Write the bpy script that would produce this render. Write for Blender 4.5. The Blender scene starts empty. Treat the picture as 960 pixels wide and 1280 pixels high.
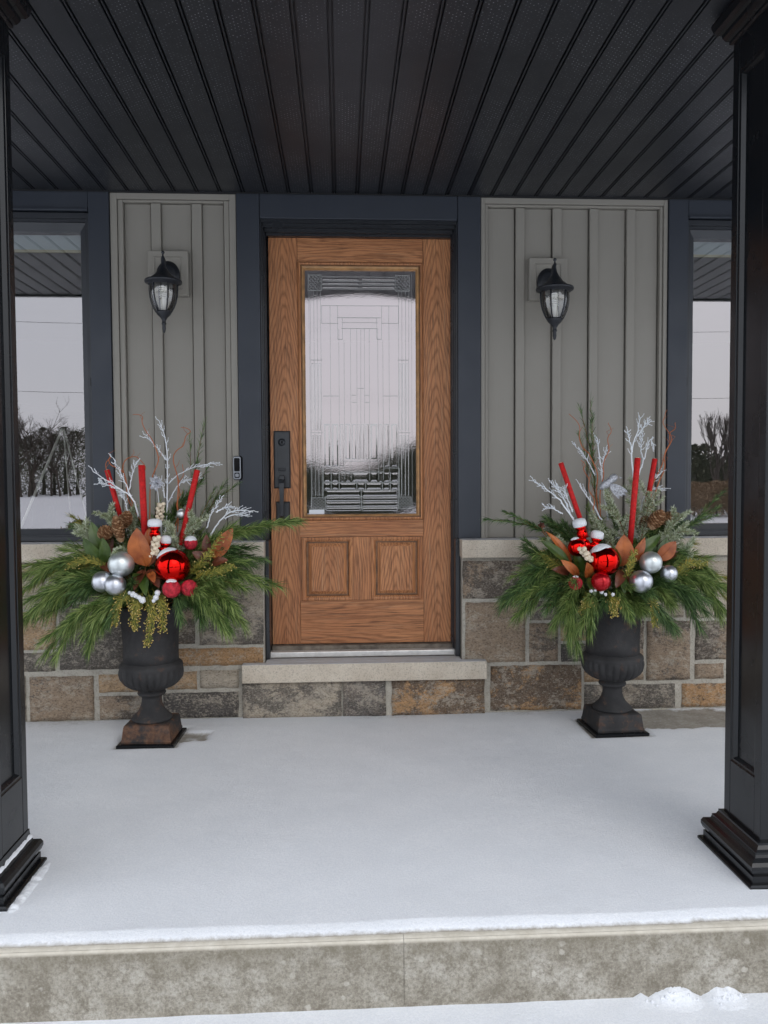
import bpy, math, random
import numpy as np
from mathutils import Vector, Matrix, noise
R = math.radians
rnd = random.Random(7)
scene = bpy.context.scene
col = scene.collection

# ------------------------------------------------------------------ camera
YAW, PITCH, ROLL, CAMZ, CAMY = 0.052965, -0.041976, -0.005332, 1.1621, -3.9697
_cy, _sy, _cp, _sp = math.cos(YAW), math.sin(YAW), math.cos(PITCH), math.sin(PITCH)
cf = Vector((_sy*_cp, _cy*_cp, _sp)); _r = Vector((_cy, -_sy, 0)); _u = _r.cross(cf)
cr = _r*math.cos(ROLL) + _u*math.sin(ROLL); cu = _u*math.cos(ROLL) - _r*math.sin(ROLL)
CP = Vector((0, CAMY, CAMZ))
cam = bpy.data.cameras.new('camera'); camo = bpy.data.objects.new('camera', cam); col.objects.link(camo)
m = Matrix((cr, cu, -cf)).transposed().to_4x4(); m.translation = CP; camo.matrix_world = m
cam.sensor_fit = 'VERTICAL'; cam.sensor_height = 36; cam.lens = 36*1000/1280
cam.clip_start = 0.05; cam.clip_end = 5000
scene.camera = camo

def at(px, py, Y):
    """world point on the upright plane y = Y seen at a photo pixel (used to measure the house front)"""
    d = cf + cr*((px-480)/1000) + cu*((640-py)/1000)
    return CP + d*((Y-CP.y)/d.y)
def refl(px, py, dist):
    """point in the garden, dist metres in front of the wall, that the glass mirrors at a photo pixel"""
    d = cf + cr*((px-480)/1000) + cu*((640-py)/1000)
    P = CP + d*((.06-CP.y)/d.y); d2 = Vector((d.x, -d.y, d.z))
    return P + d2*(dist/abs(d2.y))
def rect(x0, y0, x1, y1, Y):
    xm, ym = (x0+x1)/2, (y0+y1)/2
    return at(x0, ym, Y).x, at(x1, ym, Y).x, at(xm, y1, Y).z, at(xm, y0, Y).z

# ------------------------------------------------------------------ light
SUN_EL, SUN_AZ = R(38), R(-25)
world = bpy.data.worlds.new('World'); scene.world = world; world.use_nodes = True
wn = world.node_tree; wn.nodes.clear()
wo = wn.nodes.new('ShaderNodeOutputWorld'); bg = wn.nodes.new('ShaderNodeBackground')
sky = wn.nodes.new('ShaderNodeTexSky'); sky.sky_type = 'NISHITA'; sky.sun_disc = False
sky.sun_elevation = SUN_EL; sky.sun_rotation = math.pi + SUN_AZ; sky.dust_density = 3; sky.air_density = 1.0
mix = wn.nodes.new('ShaderNodeMix'); mix.data_type = 'RGBA'; mix.inputs[0].default_value = .9
cn = wn.nodes.new('ShaderNodeTexNoise'); cn.inputs['Scale'].default_value = 2.2; cn.inputs['Detail'].default_value = 4
cr_ = wn.nodes.new('ShaderNodeValToRGB')
cr_.color_ramp.elements[0].position = .3; cr_.color_ramp.elements[0].color = (.82, .87, .95, 1)
cr_.color_ramp.elements[1].position = .72; cr_.color_ramp.elements[1].color = (.95, .99, 1.07, 1)
sc_ = wn.nodes.new('ShaderNodeVectorMath'); sc_.operation = 'SCALE'; sc_.inputs['Scale'].default_value = 11.5
wn.links.new(cn.outputs['Fac'], cr_.inputs[0]); wn.links.new(cr_.outputs[0], sc_.inputs[0])
wn.links.new(sky.outputs[0], mix.inputs[6]); wn.links.new(sc_.outputs[0], mix.inputs[7])
wn.links.new(mix.outputs[2], bg.inputs[0]); bg.inputs[1].default_value = .12
wn.links.new(bg.outputs[0], wo.inputs[0])
sun = bpy.data.lights.new('sun', 'SUN'); sun.energy = .5; sun.angle = R(35); sun.color = (1, .97, .93)
suno = bpy.data.objects.new('sun', sun); col.objects.link(suno)
suno.rotation_euler = (R(90)-SUN_EL, 0, -SUN_AZ*1.0)
suno.location = (0, -10, 10)
scene.view_settings.view_transform = 'Standard'; scene.view_settings.look = 'None'
scene.view_settings.exposure = 0.30; scene.view_settings.gamma = 1

# ------------------------------------------------------------------ mesh helpers
class MB:
    def __init__(s): s.v = []; s.f = []; s.sm = []
    def add(s, vs, fs, smooth=False):
        n = len(s.v); s.v.extend([tuple(v) for v in vs]); s.f.extend([tuple(i+n for i in f) for f in fs]); s.sm.extend([smooth]*len(fs)); return s
    def box(s, x0, x1, y0, y1, z0, z1):
        return s.add([(x0,y0,z0),(x1,y0,z0),(x1,y1,z0),(x0,y1,z0),(x0,y0,z1),(x1,y0,z1),(x1,y1,z1),(x0,y1,z1)],
              [(0,3,2,1),(4,5,6,7),(0,1,5,4),(1,2,6,5),(2,3,7,6),(3,0,4,7)])
    def quad(s, a, b, c, d): return s.add([a,b,c,d], [(0,1,2,3)])
    def tube(s, pts, rad, n=6, cap=True, smooth=True):
        pts = [Vector(p) for p in pts]; k = len(pts)
        if not hasattr(rad, '__len__'): rad = [rad]*k
        t0 = (pts[1]-pts[0]).normalized(); nn = t0.orthogonal().normalized(); vs = []
        for i, p in enumerate(pts):
            t = ((pts[min(i+1,k-1)]-pts[max(i-1,0)])).normalized()
            nn = (nn - t*nn.dot(t)); nn = nn.normalized() if nn.length > 1e-6 else t.orthogonal().normalized()
            b = t.cross(nn)
            for j in range(n):
                a = 2*math.pi*j/n; vs.append(p + (nn*math.cos(a)+b*math.sin(a))*rad[i])
        fs = [(i*n+j, i*n+(j+1)%n, (i+1)*n+(j+1)%n, (i+1)*n+j) for i in range(k-1) for j in range(n)]
        if cap: fs += [tuple(range(n))[::-1], tuple(range((k-1)*n, k*n))]
        return s.add(vs, fs, smooth)
    def lathe(s, prof, c=(0,0,0), n=32, smooth=True, flute=None):
        vs = []; k = len(prof)
        for i, (r, z) in enumerate(prof):
            for j in range(n):
                a = 2*math.pi*j/n; rr = r if flute is None else r*flute(a, i, z)
                vs.append((c[0]+rr*math.cos(a), c[1]+rr*math.sin(a), c[2]+z))
        fs = [(i*n+j, i*n+(j+1)%n, (i+1)*n+(j+1)%n, (i+1)*n+j) for i in range(k-1) for j in range(n)]
        if prof[0][0] > 1e-5: fs.append(tuple(range(n))[::-1])
        if prof[-1][0] > 1e-5: fs.append(tuple(range((k-1)*n, k*n)))
        return s.add(vs, fs, smooth)
    def square(s, prof, c):
        """square moulding: profile of (half width, z)"""
        vs = []
        for h, z in prof: vs += [(c[0]-h,c[1]-h,c[2]+z),(c[0]+h,c[1]-h,c[2]+z),(c[0]+h,c[1]+h,c[2]+z),(c[0]-h,c[1]+h,c[2]+z)]
        k = len(prof)
        fs = [(i*4+j, i*4+(j+1)%4, (i+1)*4+(j+1)%4, (i+1)*4+j) for i in range(k-1) for j in range(4)]
        fs += [(3,2,1,0), tuple(range((k-1)*4, k*4))]
        return s.add(vs, fs)
    def frame(s, x0, x1, z0, z1, prof, sides='tblr'):
        """mitred picture-frame moulding in an upright plane; profile of (inset from the outer edge, y)"""
        vs = []; k = len(prof)
        for d, y in prof: vs += [(x0+d,y,z0+d),(x1-d,y,z0+d),(x1-d,y,z1-d),(x0+d,y,z1-d)]
        idx = {'b':0,'r':1,'t':2,'l':3}; fs = []
        for i in range(k-1):
            for sd in sides:
                j = idx[sd]; fs.append((i*4+j, i*4+(j+1)%4, (i+1)*4+(j+1)%4, (i+1)*4+j))
        return s.add(vs, fs)
    def sphere(s, c, r, n=24, k=14, sq=(1,1,1), smooth=True):
        vs = []
        for i in range(k+1):
            th = math.pi*i/k
            for j in range(n):
                a = 2*math.pi*j/n
                vs.append((c[0]+r*sq[0]*math.sin(th)*math.cos(a), c[1]+r*sq[1]*math.sin(th)*math.sin(a), c[2]+r*sq[2]*math.cos(th)))
        return s.add(vs, [(i*n+j, (i+1)*n+j, (i+1)*n+(j+1)%n, i*n+(j+1)%n) for i in range(k) for j in range(n)], smooth)
    def mesh(s, name, mat):
        me = bpy.data.meshes.new(name); me.from_pydata(s.v, [], s.f)
        me.polygons.foreach_set('use_smooth', s.sm); me.materials.append(mat); me.update(); return me
    def obj(s, name, mat, parent=None, bevel=0):
        o = bpy.data.objects.new(name, s.mesh(name, mat)); col.objects.link(o)
        if parent is not None: o.parent = parent; o.matrix_parent_inverse = parent.matrix_basis.inverted() if False else Matrix.Identity(4)
        if bevel:
            b = o.modifiers.new('bevel', 'BEVEL'); b.width = bevel; b.segments = 5 if bevel > .01 else 2; b.limit_method = 'ANGLE'; b.angle_limit = R(40)
            if bevel > .01: b.harden_normals = True; o.data.polygons.foreach_set('use_smooth', [True]*len(o.data.polygons))
        return o
def tag(o, label=None, cat=None, group=None, kind=None):
    if label: o['label'] = label
    if cat: o['category'] = cat
    if group: o['group'] = group
    if kind: o['kind'] = kind
    return o
def thing(name, label, cat, loc=(0,0,0), group=None):
    o = bpy.data.objects.new(name, None); col.objects.link(o); o.location = loc; o.empty_display_size = .05
    return tag(o, label, cat, group)
class LMB(MB):
    """mesh builder in world coordinates that stores vertices relative to the thing's base"""
    def __init__(s, root): super().__init__(); s.root = root
    def mesh(s, name, mat):
        L = s.root.location; s.v = [(a-L[0], b-L[1], c-L[2]) for a,b,c in s.v]
        return super().mesh(name, mat)

# ------------------------------------------------------------------ materials
def mat(name, base=(.5,.5,.5), rough=.5, metal=0, spec=.5):
    m = bpy.data.materials.new(name); m.use_nodes = True
    b = m.node_tree.nodes['Principled BSDF']
    b.inputs['Base Color'].default_value = (*base, 1); b.inputs['Roughness'].default_value = rough
    b.inputs['Metallic'].default_value = metal; b.inputs['Specular IOR Level'].default_value = spec
    return m
class NT:
    def __init__(s, m): s.m = m; s.t = m.node_tree; s.b = s.t.nodes.get('Principled BSDF')
    def n(s, typ, **kw):
        nd = s.t.nodes.new(typ)
        for k, v in kw.items():
            if k.startswith('_'): setattr(nd, k[1:], v)
            else: nd.inputs[k.replace('__',' ')].default_value = v
        return nd
    def l(s, a, b): s.t.links.new(a, b)
    def math(s, op, a, b=None, c=None):
        nd = s.t.nodes.new('ShaderNodeMath'); nd.operation = op
        for i, x in enumerate((a, b, c)):
            if x is None: continue
            if isinstance(x, (int, float)): nd.inputs[i].default_value = x
            else: s.l(x, nd.inputs[i])
        return nd.outputs[0]
    def coord(s, kind='Object', scale=(1,1,1), offset=None):
        tc = s.t.nodes.new('ShaderNodeTexCoord'); mp = s.t.nodes.new('ShaderNodeMapping'); mp.inputs['Scale'].default_value = scale
        s.l(tc.outputs[kind], mp.inputs[0])
        if offset is not None: s.l(offset, mp.inputs['Location'])
        return mp.outputs[0]
    def noise(s, vec, scale, detail=4, rough=.55, dist=0):
        nd = s.n('ShaderNodeTexNoise'); nd.inputs['Scale'].default_value = scale; nd.inputs['Detail'].default_value = detail
        nd.inputs['Roughness'].default_value = rough; nd.inputs['Distortion'].default_value = dist
        s.l(vec, nd.inputs['Vector']); return nd.outputs['Fac']
    def ramp(s, fac, *stops):
        nd = s.t.nodes.new('ShaderNodeValToRGB'); e = nd.color_ramp.elements
        while len(e) < len(stops): e.new(.5)
        for i, (p, c) in enumerate(stops):
            e[i].position = p; e[i].color = (*c, 1) if hasattr(c, '__len__') else (c, c, c, 1)
        s.l(fac, nd.inputs[0]); return nd.outputs[0]
    def mix(s, fac, a, b, mode='MIX'):
        nd = s.t.nodes.new('ShaderNodeMix'); nd.data_type = 'RGBA'; nd.blend_type = mode
        for i, x in ((0, fac), (6, a), (7, b)):
            if hasattr(x, 'links') or not isinstance(x, (int, float, tuple)): s.l(x, nd.inputs[i])
            else: nd.inputs[i].default_value = x if isinstance(x, (int, float)) else (*x, 1)[:4]
        return nd.outputs[2]
    def bump(s, h, strength=.3, dist=.01, normal=None):
        nd = s.n('ShaderNodeBump'); nd.inputs['Strength'].default_value = strength; nd.inputs['Distance'].default_value = dist
        s.l(h, nd.inputs['Height'])
        if normal is not None: s.l(normal, nd.inputs['Normal'])
        s.l(nd.outputs[0], s.b.inputs['Normal']); return nd.outputs[0]

def varied(name, base, rough=.5, spec=.5, scale=8, amt=.25, bump=.1, metal=0, bscale=60, bdist=.004):
    m = mat(name, base, rough, metal, spec); t = NT(m); v = t.coord()
    n1 = t.noise(v, scale, 5)
    lo = tuple(c*(1-amt) for c in base); hi = tuple(min(1, c*(1+amt)) for c in base)
    t.l(t.ramp(n1, (.3, lo), (.7, hi)), t.b.inputs['Base Color'])
    t.l(t.ramp(t.noise(v, scale*3, 4), (.3, max(0, rough-.08)), (.7, min(1, rough+.08))), t.b.inputs['Roughness'])
    if bump: t.bump(t.noise(v, bscale, 4), bump, bdist)
    return m
M = {}
# snow
m = mat('snow', (.86,.88,.92), .6, spec=.25); t = NT(m); v = t.coord()
t.l(t.ramp(t.noise(v, 6, 5), (.3, (.76,.78,.81)), (.7, (.82,.835,.86))), t.b.inputs['Base Color'])
sc0 = t.b.inputs['Base Color'].links[0].from_socket; t.l(t.mix(t.ramp(t.noise(v, 170, 2, .8), (.42, .45), (.58, 0.)), sc0, (.66,.69,.74)), t.b.inputs['Base Color'])
h = t.math('ADD', t.math('MULTIPLY', t.noise(v, 330, 3, .7), .9), t.math('ADD', t.math('MULTIPLY', t.noise(v, 110, 3, .6), .7), t.math('MULTIPLY', t.noise(v, 16, 4, .6), .9)))
t.bump(h, .5, .0055); m.node_tree.nodes['Principled BSDF'].inputs['Subsurface Weight'].default_value = .0
M['snow'] = m
m = M['snow'].copy(); m.name = 'porch snow'; t = NT(m); v = t.coord(); src = t.b.inputs['Base Color'].links[0].from_socket
an = t.n('ShaderNodeAttribute'); an.attribute_name = 'depth'
fac = t.ramp(t.math('ADD', t.math('MULTIPLY', an.outputs['Fac'], 60.), t.math('MULTIPLY', t.math('SUBTRACT', t.noise(v, 60, 5, .7), .5), .6)), (.08, 1.), (.5, 0.))
t.l(t.mix(t.math('MULTIPLY', fac, .93), src, t.ramp(t.noise(v, 12, 5, .7), (.3, (.20,.175,.135)), (.7, (.36,.335,.29)))), t.b.inputs['Base Color']); M['porchsnow'] = m
# concrete
m = mat('concrete', (.3,.28,.25), .85, spec=.3); t = NT(m); v = t.coord()
n1 = t.noise(v, 5.5, 8, .75); n2 = t.noise(v, 110, 5, .8); n3 = t.noise(v, 30, 6, .75)
c1 = t.ramp(n1, (.36, (.21,.185,.145)), (.5, (.31,.285,.235)), (.62, (.42,.395,.345)))
c1 = t.mix(t.ramp(t.noise(v, 22, 8, .8), (.38, .7), (.52, 0)), c1, (.18,.16,.125))
c2 = t.mix(t.ramp(n2, (.40, .5), (.5, 0)), c1, (.12,.105,.085)); c2 = t.mix(t.ramp(n2, (.53, 0), (.66, .35)), c2, (.60,.56,.48))
vr = t.n('ShaderNodeTexVoronoi', Scale=21.); t.l(v, vr.inputs['Vector'])
pocks = t.math('MULTIPLY', t.ramp(t.math('ADD', vr.outputs['Distance'], t.math('MULTIPLY', t.noise(v, 90, 3), .4)), (.33, 1.), (.40, 0.)), t.ramp(t.noise(v, 6, 4), (.45, 0.), (.6, 1.)))
c3 = t.mix(t.math('MULTIPLY', pocks, .6), c2, (.55,.52,.46))
sx = t.n('ShaderNodeSeparateXYZ'); t.l(v, sx.inputs[0])
band = t.ramp(t.math('ADD', t.math('MULTIPLY', sx.outputs[2], 9.), t.math('ADD', t.math('MULTIPLY', t.noise(v, 9, 8, .78), 1.3), .25)), (.15, 0.), (.75, .75))
c4 = t.mix(t.math('MULTIPLY', band, t.ramp(n3, (.35, 1.), (.65, .25))), c3, (.16,.14,.10))
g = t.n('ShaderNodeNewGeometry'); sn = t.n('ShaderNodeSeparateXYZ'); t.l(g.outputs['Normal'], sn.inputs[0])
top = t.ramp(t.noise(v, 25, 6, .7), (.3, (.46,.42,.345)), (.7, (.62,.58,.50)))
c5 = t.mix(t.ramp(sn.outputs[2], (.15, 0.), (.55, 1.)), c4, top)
t.l(c5, t.b.inputs['Base Color']); t.bump(t.math('ADD', n2, t.math('ADD', n3, t.math('MULTIPLY', pocks, .3))), .5, .005); M['concrete'] = m
def cement(name, lo, hi, sc=14):
    m = mat(name, hi, .9, spec=.25); t = NT(m); v = t.coord()
    c = t.ramp(t.noise(v, sc, 6, .7), (.3, lo), (.68, hi)); c = t.mix(t.ramp(t.noise(v, 150, 4, .7), (.36, .5), (.5, 0)), c, tuple(x*.45 for x in lo))
    t.l(c, t.b.inputs['Base Color']); t.bump(t.noise(v, 80, 6, .75), .6, .008); return m
M['mortar'] = cement('mortar', (.36,.335,.285), (.50,.465,.40))
M['cap'] = cement('cap stone', (.50,.43,.345), (.64,.575,.48), 7)
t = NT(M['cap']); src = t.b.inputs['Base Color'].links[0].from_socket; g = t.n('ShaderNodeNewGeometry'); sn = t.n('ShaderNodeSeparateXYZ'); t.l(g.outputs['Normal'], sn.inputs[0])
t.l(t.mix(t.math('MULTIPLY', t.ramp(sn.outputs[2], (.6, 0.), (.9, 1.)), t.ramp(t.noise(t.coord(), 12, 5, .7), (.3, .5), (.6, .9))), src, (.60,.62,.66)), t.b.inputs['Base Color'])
# stone
m = mat('stone', (.3,.3,.3), .85, spec=.3); t = NT(m)
oi = t.n('ShaderNodeObjectInfo')
ofs = t.n('ShaderNodeVectorMath', _operation='SCALE'); ofs.inputs[0].default_value = (37., 11., 23.); t.l(oi.outputs['Random'], ofs.inputs['Scale'])
v = t.coord('Object', (1,1,1.5), ofs.outputs[0])
big = t.noise(v, 4.2, 8, .75, .25); med = t.noise(v, 24, 6, .75); fine = t.noise(v, 170, 5, .8)
crust = t.noise(v, 62, 6, .8); bigp = t.noise(t.coord('Object', (1,1,1.4), ofs.outputs[0]), 7, 6, .75, .6)
c = t.mix(t.ramp(med, (.38, .75), (.62, 0.)), oi.outputs['Color'], t.mix(.6, oi.outputs['Color'], (.05,.045,.042)))
c = t.mix(t.ramp(bigp, (.35, 0.), (.6, .5)), c, t.mix(.5, oi.outputs['Color'], (.36,.25,.15)))
dark = t.ramp(t.math('ADD', t.math('ADD', big, t.math('MULTIPLY', t.math('SUBTRACT', crust, .5), .35)), t.math('SUBTRACT', oi.outputs['Alpha'], .5)), (.49, 0.), (.54, 1.))
c = t.mix(t.math('MULTIPLY', dark, .75), c, (.075,.070,.067))
pale = t.ramp(t.math('ADD', crust, t.math('MULTIPLY', t.math('SUBTRACT', t.noise(v, 9, 5, .7), .5), .9)), (.53, 0.), (.60, .8))
c = t.mix(t.math('MULTIPLY', pale, .75), c, (.54,.475,.385))
sp = t.noise(v, 100, 4, .8); c = t.mix(t.ramp(sp, (.54, 0.), (.62, .42)), c, (.58,.52,.44)); c = t.mix(t.ramp(sp, (.38, .65), (.46, 0)), c, (.06,.05,.04))
t.l(c, t.b.inputs['Base Color']); t.bump(t.math('ADD', t.math('MULTIPLY', med, 1.6), fine), .85, .011); M['stone'] = m
# siding
m = mat('grey siding', (.155,.145,.128), .5, spec=.35); t = NT(m); v = t.coord('Object', (10,10,.6))
t.l(t.ramp(t.noise(t.coord(), 1.3, 4), (.3, (.262,.244,.211)), (.7, (.292,.273,.238))), t.b.inputs['Base Color'])
t.bump(t.noise(v, 14, 5, .6), .16, .004); M['siding'] = m
# dark frames
M['frame'] = varied('slate blue aluminium cladding', (.033,.0385,.050), .42, .40, 2.5, .07, .05, bscale=20)
M['sash'] = varied('charcoal sash', (.028,.031,.037), .4, .5, 3, .08, .05, bscale=20)
M['jamb'] = varied('black jamb', (.013,.015,.019), .32, .5, 3, .1, .03)
M['black'] = varied('black painted column', (.0050,.0060,.0075), .24, .42, 2, .05, 0)
M['alu'] = varied('worn aluminium', (.72,.71,.69), .38, .5, 30, .12, .1, metal=.35)
M['oldwood'] = varied('weathered threshold wood', (.16,.135,.11), .8, .2, 22, .5, .4)
M['rubber'] = mat('rubber seal', (.008,.008,.009), .6)
# soffit
m = mat('black soffit metal', (.0105,.0115,.014), .36, spec=.5); t = NT(m); v = t.coord()
s = t.n('ShaderNodeSeparateXYZ'); t.l(v, s.inputs[0])
gx = t.math('DIVIDE', s.outputs[0], .0115); fx = t.math('SUBTRACT', t.math('FRACT', gx), .5)
row = t.math('MULTIPLY', t.math('MODULO', t.math('ADD', t.math('FLOOR', gx), 20), 2), .5)
gy = t.math('ADD', t.math('DIVIDE', s.outputs[1], .0165), row); fy = t.math('SUBTRACT', t.math('FRACT', gy), .5)
d = t.math('SQRT', t.math('ADD', t.math('POWER', t.math('MULTIPLY', fx, .0115), 2), t.math('POWER', t.math('MULTIPLY', fy, .0165), 2)))
flat = t.math('LESS_THAN', t.math('ABSOLUTE', s.outputs[0]), .040)
hole = t.math('MULTIPLY', t.math('LESS_THAN', d, .0019), flat)
wet = t.math('MULTIPLY', t.math('MULTIPLY', t.math('LESS_THAN', d, .0026), flat), t.ramp(t.noise(t.coord('Generated', (1,1,1)), 1.0, 2), (0, 0.), (1, 1.)))
oi = t.n('ShaderNodeObjectInfo'); rv = t.n('ShaderNodeVectorMath', _operation='ADD'); t.l(v, rv.inputs[0]); t.l(oi.outputs['Location'], rv.inputs[1])
cl = t.ramp(t.noise(rv.outputs[0], 2.0, 4, .6), (.38, 0.), (.55, 1.))
fine = t.ramp(t.noise(rv.outputs[0], 120, 2), (.46, 0.), (.54, 1.))
frost = t.math('MULTIPLY', t.math('MULTIPLY', hole, cl), fine)
c = t.mix(hole, (.0155,.0172,.0212), (.003,.003,.003)); c = t.mix(t.math('MULTIPLY', frost, .75), c, (.40,.41,.44))
t.l(c, t.b.inputs['Base Color'])
t.l(t.ramp(t.noise(rv.outputs[0], 3, 3), (.3, .38), (.7, .48)), t.b.inputs['Roughness'])
bn = t.math('ADD', t.math('MULTIPLY', hole, -1.), t.math('MULTIPLY', t.noise(rv.outputs[0], 5, 3), 1.5)); t.bump(bn, .35, .002); M['soffit'] = m
# door wood
def wood(name, mode):
    m = mat(name, (.4,.2,.1), .45, spec=.28); t = NT(m)
    oi = t.n('ShaderNodeObjectInfo'); of = t.n('ShaderNodeVectorMath', _operation='SCALE'); of.inputs[0].default_value = (0, 9., 17.); t.l(oi.outputs['Random'], of.inputs['Scale'])
    v = t.coord()
    if mode == 'h':
        rot = t.n('ShaderNodeVectorRotate', _rotation_type='Y_AXIS'); rot.inputs['Angle'].default_value = R(90); t.l(v, rot.inputs['Vector']); v = rot.outputs[0]
    add = t.n('ShaderNodeVectorMath', _operation='ADD'); t.l(v, add.inputs[0]); t.l(of.outputs[0], add.inputs[1]); vo = add.outputs[0]
    def st(x, y, z):
        mp = t.n('ShaderNodeMapping'); mp.inputs['Scale'].default_value = (x, y, z); t.l(vo, mp.inputs[0]); return mp.outputs[0]
    s = t.n('ShaderNodeSeparateXYZ'); t.l(v, s.inputs[0]); X, Z = s.outputs[0], s.outputs[2]
    w1 = t.noise(st(9, 9, 1.3), 1., 3, .5); w2 = t.noise(st(60, 60, 5), 1., 4, .6)
    if mode == 'cathedral':
        xx = t.math('ADD', X, t.math('MULTIPLY', t.math('SUBTRACT', w1, .5), .03))
        ax = t.math('POWER', t.math('ADD', t.math('POWER', xx, 2), .00003), .62)
        ph = t.math('ADD', t.math('MULTIPLY', ax, 2600*.042), t.math('MULTIPLY', Z, 13.))
        ph = t.math('ADD', ph, t.math('MULTIPLY', w1, 5.)); ph = t.math('ADD', ph, t.math('MULTIPLY', w2, .45))
    else:
        ph = t.math('ADD', t.math('MULTIPLY', X, 60. if mode == 'v' else 45.), t.math('MULTIPLY', w1, 9.)); ph = t.math('ADD', ph, t.math('MULTIPLY', w2, 1.3))
    ring = t.math('FRACT', ph); ring = t.math('SUBTRACT', 1., t.math('ABSOLUTE', t.math('SUBTRACT', t.math('MULTIPLY', ring, 2), 1)))
    tone = t.noise(st(3, 3, .7), 1.6, 3)
    base = t.ramp(tone, (.3, (.41,.163,.068)), (.7, (.60,.270,.118)))
    c = t.mix(t.ramp(ring, (.0, .62), (.55, 0.)), base, (.17,.062,.026))
    str_ = t.noise(st(300, 300, 7), 1., 4, .7); c = t.mix(t.ramp(str_, (.36, .85), (.5, 0.)), c, (.11,.048,.024))
    c = t.mix(t.ramp(t.noise(st(150, 150, 3), 1., 3), (.55, 0.), (.75, .55)), c, (.50,.29,.16))
    t.l(c, t.b.inputs['Base Color']); t.bump(t.math('ADD', t.math('MULTIPLY', ring, .5), str_), .22, .0015); return m
M['wood_c'] = wood('door wood cathedral grain', 'cathedral'); M['wood_v'] = wood('door wood upright grain', 'v'); M['wood_h'] = wood('door wood level grain', 'h')
M['glaze'] = varied('dark stained bead', (.20,.095,.04), .38, .5, 25, .4, .1)
M['bead'] = varied('gold brown bead', (.42,.22,.085), .4, .5, 18, .35, .1)
# glass
def pane_mat(name, refl_col, rlo, tint, rough=0.0, bump=None):
    m = bpy.data.materials.new(name); m.use_nodes = True; nt = m.node_tree; nt.nodes.clear()
    out = nt.nodes.new('ShaderNodeOutputMaterial'); g = nt.nodes.new('ShaderNodeBsdfGlossy'); tr = nt.nodes.new('ShaderNodeBsdfTransparent'); mx = nt.nodes.new('ShaderNodeMixShader')
    g.inputs['Color'].default_value = (*refl_col, 1); g.inputs['Roughness'].default_value = rough; tr.inputs['Color'].default_value = (*tint, 1)
    lw = nt.nodes.new('ShaderNodeFresnel'); lw.inputs['IOR'].default_value = 1.5
    ad = nt.nodes.new('ShaderNodeMath'); ad.operation = 'ADD'; ad.use_clamp = True; ad.inputs[1].default_value = rlo
    nt.links.new(lw.outputs[0], ad.inputs[0]); nt.links.new(ad.outputs[0], mx.inputs[0]); nt.links.new(tr.outputs[0], mx.inputs[1]); nt.links.new(g.outputs[0], mx.inputs[2]); nt.links.new(mx.outputs[0], out.inputs[0])
    if bump:
        t = NT(m); v = t.coord(); b = nt.nodes.new('ShaderNodeBump'); b.inputs['Strength'].default_value = bump[0]; b.inputs['Distance'].default_value = bump[1]
        nt.links.new(t.noise(v, bump[2], 3), b.inputs['Height']); nt.links.new(b.outputs[0], g.inputs['Normal'])
    return m
M['winglass'] = pane_mat('window glass', (.99,.94,.95), .27, (.84,.86,.85), 0)
M['doorglass'] = pane_mat('textured door glass', (1.0,.90,.91), .31, (.70,.74,.72), .004, (.12, .0006, 130))
M['bevel'] = pane_mat('bevelled glass', (.97,.93,.94), .20, (.60,.64,.62), .03, (.12, .0006, 60))
M['lampglass'] = pane_mat('lantern glass', (1,1,1), .10, (.90,.88,.82), .03, (.3, .002, 40))
M['came'] = varied('lead came', (.34,.35,.34), .35, .5, 60, .2, .05, metal=.5)
M['gunmetal'] = varied('lantern metal', (.014,.016,.021), .42, .5, 60, .35, .5, bscale=90)
M['handle'] = varied('matte black hardware', (.022,.024,.028), .38, .5, 20, .2, .05)
M['silver'] = mat('brushed silver', (.25,.26,.28), .35, 1)
M['lens'] = mat('black lens', (.004,.004,.005), .15, spec=.15)
M['white'] = varied('white plastic', (.78,.79,.8), .45, .4, 20, .05, .02)
M['sticker'] = mat('white sticker', (.75,.78,.82), .5)
# urn
def iron(name, rust):
    m = mat(name, (.03,.03,.03), .75, spec=.3); t = NT(m); v = t.coord()
    c = t.ramp(t.noise(v, 9, 6, .65), (.3, (.017,.017,.018)), (.7, (.045,.044,.045)))
    r = t.ramp(t.math('ADD', t.noise(v, 14, 6, .7), rust), (.5, 0.), (.68, 1.))
    rc = t.ramp(t.noise(v, 60, 4), (.3, (.06,.03,.02)), (.7, (.16,.085,.05)))
    c = t.mix(r, c, rc); t.l(c, t.b.inputs['Base Color'])
    t.bump(t.math('ADD', t.noise(v, 160, 4, .7), t.math('MULTIPLY', t.noise(v, 25, 4), .8)), .45, .004); return m
M['iron'] = iron('cast iron', -.08); M['rust'] = iron('rusty cast iron', .10); M['rust2'] = iron('slightly rusted cast iron', -.03)
M['soil'] = varied('dark potting soil', (.03,.022,.016), .95, .2, 40, .4, .8)
# arrangement
def leafy(name, a, b, c2=None, rough=.5, scale=35):
    m = mat(name, a, rough, spec=.35); t = NT(m); v = t.coord()
    g = t.n('ShaderNodeNewGeometry'); st = [(.0, a), (1., b)] if c2 is None else [(.0, a), (.6, b), (1., c2)]
    f = t.math('ADD', t.math('MULTIPLY', g.outputs['Random Per Island'], .75), t.math('MULTIPLY', t.noise(v, scale, 3), .5))
    t.l(t.ramp(f, *[(.1+.75*p, c) for p, c in st]), t.b.inputs['Base Color']); t.b.inputs['Transmission Weight'].default_value = 0
    return m
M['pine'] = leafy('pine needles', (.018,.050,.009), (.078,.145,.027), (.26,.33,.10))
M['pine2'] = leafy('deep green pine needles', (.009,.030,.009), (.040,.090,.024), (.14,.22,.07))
M['fir'] = leafy('frosted fir needles', (.13,.17,.075), (.33,.38,.21), (.62,.66,.52))
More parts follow.
